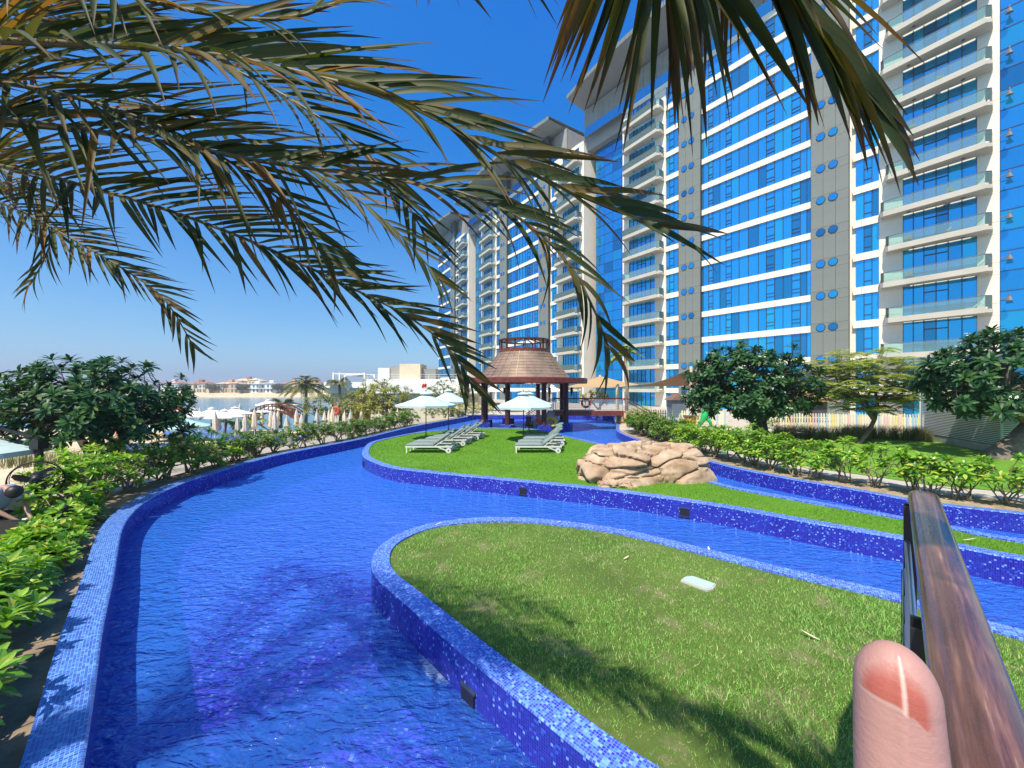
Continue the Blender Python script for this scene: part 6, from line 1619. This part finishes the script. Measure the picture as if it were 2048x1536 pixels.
LV = [leaflet_mesh(d, t) for d, t in ((.03,.15),(.08,-.2),(.14,.3),(.22,-.15),(.34,.25),(.55,-.2))]
def frond(tree, ctrl, n, Lmid, wid, seed, sep, fwd=(0.95,0.5), rise=.35, droop=(0,3), r0=.02, side_up=None, start=.02, bias=None, lab=None, vary=.22):
    """a date palm frond: rachis through ctrl, leaflets in two rows; fwd: forward lean of the leaflets at base and tip in radians from the rachis"""
    rng = random.Random(seed); pts = spline(ctrl, .06); k = len(pts)
    ra = MB(); ra.tube(pts[::2] + [pts[-1]], [r0*(1-.86*min(1,i/(k/2))) + .0015 for i in range(len(pts[::2])+1)], 7)
    fr = ra.build('frond', M['rachis'], tree, smooth=True)
    joined = MB()
    for i in range(n):
        u = start + (1-start)*(i/(n-1)); x = u*(k-1); a = min(int(x), k-2); f_ = x-a; p = pts[a]*(1-f_)+pts[a+1]*f_
        tg = (pts[min(a+2,k-1)]-pts[max(a-1,0)]).normalized()
        up = Vector(side_up) if side_up is not None else Vector((0.1,-.8,.55)); s_ = tg.cross(up); s_ = s_.normalized(); un = s_.cross(tg).normalized()
        L = Lmid*(.55+.75*math.sin(math.pi*min(1,.12+.80*u))**.8)*(1-.35*max(0,(u-.75)/.25))
        for sg in (-1,1):
            if rng.random() < .04: continue
            ang = fwd[0]+(fwd[1]-fwd[0])*u + rng.uniform(-vary,vary)*.7
            ris = rise + rng.uniform(-vary,vary)*1.3
            lat = s_*sg*math.cos(ris) + un*math.sin(ris)
            d = tg*math.cos(ang) + lat*math.sin(ang)
            if bias is not None: d = d + Vector(bias)*rng.uniform(.5,1.2)
            d.normalize(); n_ = (un + lat*(-.35) + Vector((rng.uniform(-.5,.5),rng.uniform(-.5,.5),rng.uniform(-.3,.3)))); n_ = (n_ - d*n_.dot(d)).normalized(); y_ = n_.cross(d)
            l_ = L*rng.uniform(.8,1.1); w_ = wid*rng.uniform(.75,1.2)
            mat = Matrix(((d.x*l_, y_.x*w_/.07, n_.x*l_, p.x),(d.y*l_, y_.y*w_/.07, n_.y*l_, p.y),(d.z*l_, y_.z*w_/.07, n_.z*l_, p.z),(0,0,0,1)))
            me, mbx = LV[rng.randint(*droop)]
            if sep: link('leaflet', me, None, fr, False, mat)
            else: joined.add([mat @ Vector(v) for v in mbx.v], mbx.f, mbx.uv)
    if not sep:
        struct(joined.build('leaflets', M['palm_leaf'], fr, smooth=True), 'stuff')
    return fr
crown = Vector((-5.0,.5,4.5))
pt = thing('palm_tree', 'date palm leaning over from the left, its long fronds crossing the sky', 'palm', (-5.5,.2,-.1))
def trunk(t, base, top, r0):
    mb = MB(); n = 16; prof_ = []
    pts = [base + (top-base)*(i/n) for i in range(n+1)]; rad = [r0*(1.15-.2*i/n + (.08 if i % 2 else 0)) for i in range(n+1)]
    mb.tube(pts, rad, 12); mb.build('trunk', M['palm_trunk'], t)
    rng = random.Random(3)
    bo = MB()
    for i in range(60):
        u = .3+.7*i/60; a = i*2.4; p = base+(top-base)*u + Vector((math.cos(a),math.sin(a),0))*r0; bo.bar(p, p+Vector((math.cos(a)*.09,math.sin(a)*.09,.16)), .11, .04)
    struct(bo.build('leaf_bases', M['palm_trunk'], t), 'stuff')
trunk(pt, Vector((-5.5,.2,-.15)), crown, .2)
def pf(pl): return [crown] + [P(x, y, Y) for x, y, Y in pl]
# long upper frond crossing to the hotel
frond(pt, pf([(-260,70,1.75),(0,82,1.65),(350,100,1.55),(620,150,1.45),(850,225,1.38),(1020,325,1.33),(1180,400,1.3),(1310,450,1.28)]), 96, .56, .030, 1, True, fwd=(.75,.42), rise=.3, droop=(0,3), r0=.022)
# second, its tip hanging over the pavilion
frond(pt, pf([(-250,225,2.0),(0,238,1.9),(300,280,1.8),(520,322,1.72),(740,352,1.68),(920,385,1.65),(1060,450,1.62),(1160,560,1.6),(1215,690,1.6)]), 98, .50, .026, 2, False, fwd=(.85,.33), rise=.25, droop=(1,5), r0=.021)
# third, pointing down to the pavilion roof
frond(pt, pf([(-250,300,2.5),(0,332,2.4),(180,375,2.3),(350,425,2.25),(520,490,2.2),(680,565,2.18),(820,635,2.16),(905,705,2.15),(940,765,2.15)]), 106, .52, .027, 3, False, fwd=(.9,.4), rise=.3, droop=(0,3), r0=.022)
# lower left frond
frond(pt, pf([(-200,350,3.3),(0,405,3.2),(130,470,3.1),(250,540,3.05),(330,600,3.0),(385,690,3.0)]), 106, .48, .022, 4, False, fwd=(.75,.35), rise=.3, droop=(0,3), r0=.02)
# others behind, top left
frond(pt, pf([(-200,-60,2.2),(0,20,2.1),(200,60,2.0),(420,120,1.95),(600,210,1.9),(760,330,1.9),(850,470,1.9)]), 84, .52, .025, 5, False, fwd=(.8,.4), rise=.4, droop=(0,3))
frond(pt, pf([(-220,90,2.7),(0,125,2.6),(250,190,2.5),(450,260,2.5),(640,350,2.5),(780,450,2.5),(880,560,2.5)]), 84, .54, .025, 6, False, fwd=(.85,.4), rise=.4, droop=(0,3))
frond(pt, pf([(-150,-160,1.9),(120,-60,1.7),(330,10,1.6),(520,40,1.55),(640,20,1.5),(740,-30,1.5)]), 70, .48, .025, 7, False, fwd=(.8,.45), rise=.3, droop=(0,3))
frond(pt, pf([(-300,260,3.4),(-80,300,3.4),(60,380,3.4),(100,480,3.4),(60,570,3.4)]), 70, .55, .024, 8, False, fwd=(.8,.4), rise=.25, droop=(1,4))
frond(pt, pf([(-250,150,1.95),(0,165,1.9),(220,215,1.85),(420,300,1.8),(560,400,1.8),(660,520,1.8)]), 76, .5, .025, 10, False, fwd=(.8,.4), rise=.3, droop=(0,3))
# ---- second palm, behind the viewer on the right: frond tips hanging into the picture
crown2 = Vector((1.3,-2.1,4.75))
pt2 = thing('palm_tree', 'date palm behind the viewer, dark frond tips hanging in at the top right', 'palm', (1.9,-2.6,ZT))
trunk(pt2, Vector((1.9,-2.6,-.15)), crown2, .2)
frond(pt2, [crown2, Vector((.95,-1.3,5.15)), Vector((.62,-.3,4.95)), P(1330,-330,.86), P(1420,-200,.82), P(1500,-100,.80), P(1580,-10,.78), P(1650,80,.77)], 124, .66, .034, 20, True, fwd=(.6,.24), rise=-.1, droop=(0,2), r0=.014, start=.45, bias=(.10,0,-.12), vary=.16)
frond(pt2, [crown2, Vector((.4,-1.2,5.1)), Vector((.05,-.2,4.95)), P(820,-300,1.0), P(900,-170,.98), P(960,-110,.96), P(1080,-80,.95)], 40, .36, .018, 21, False, fwd=(.7,.5), rise=-.4, droop=(0,2), r0=.012, start=.6, bias=(.15,0,-.55))
# ---------------------------------------------------------------- thin haze over the bay
m_ = bpy.data.materials.new('haze_air'); m_.use_nodes = True; nt_ = m_.node_tree
nt_.nodes.remove(nt_.nodes['Principled BSDF']); pv = nt_.nodes.new('ShaderNodeVolumePrincipled')
pv.inputs['Color'].default_value = (0.80,0.88,0.95,1); pv.inputs['Density'].default_value = 0.00055; pv.inputs['Anisotropy'].default_value = 0.2
nt_.links.new(pv.outputs[0], nt_.nodes['Material Output'].inputs['Volume'])
struct(MB().box((-3000,3000,23.5),(12400,12400,68)).build('haze', m_), 'stuff', 'thin pale haze in the air over the bay')
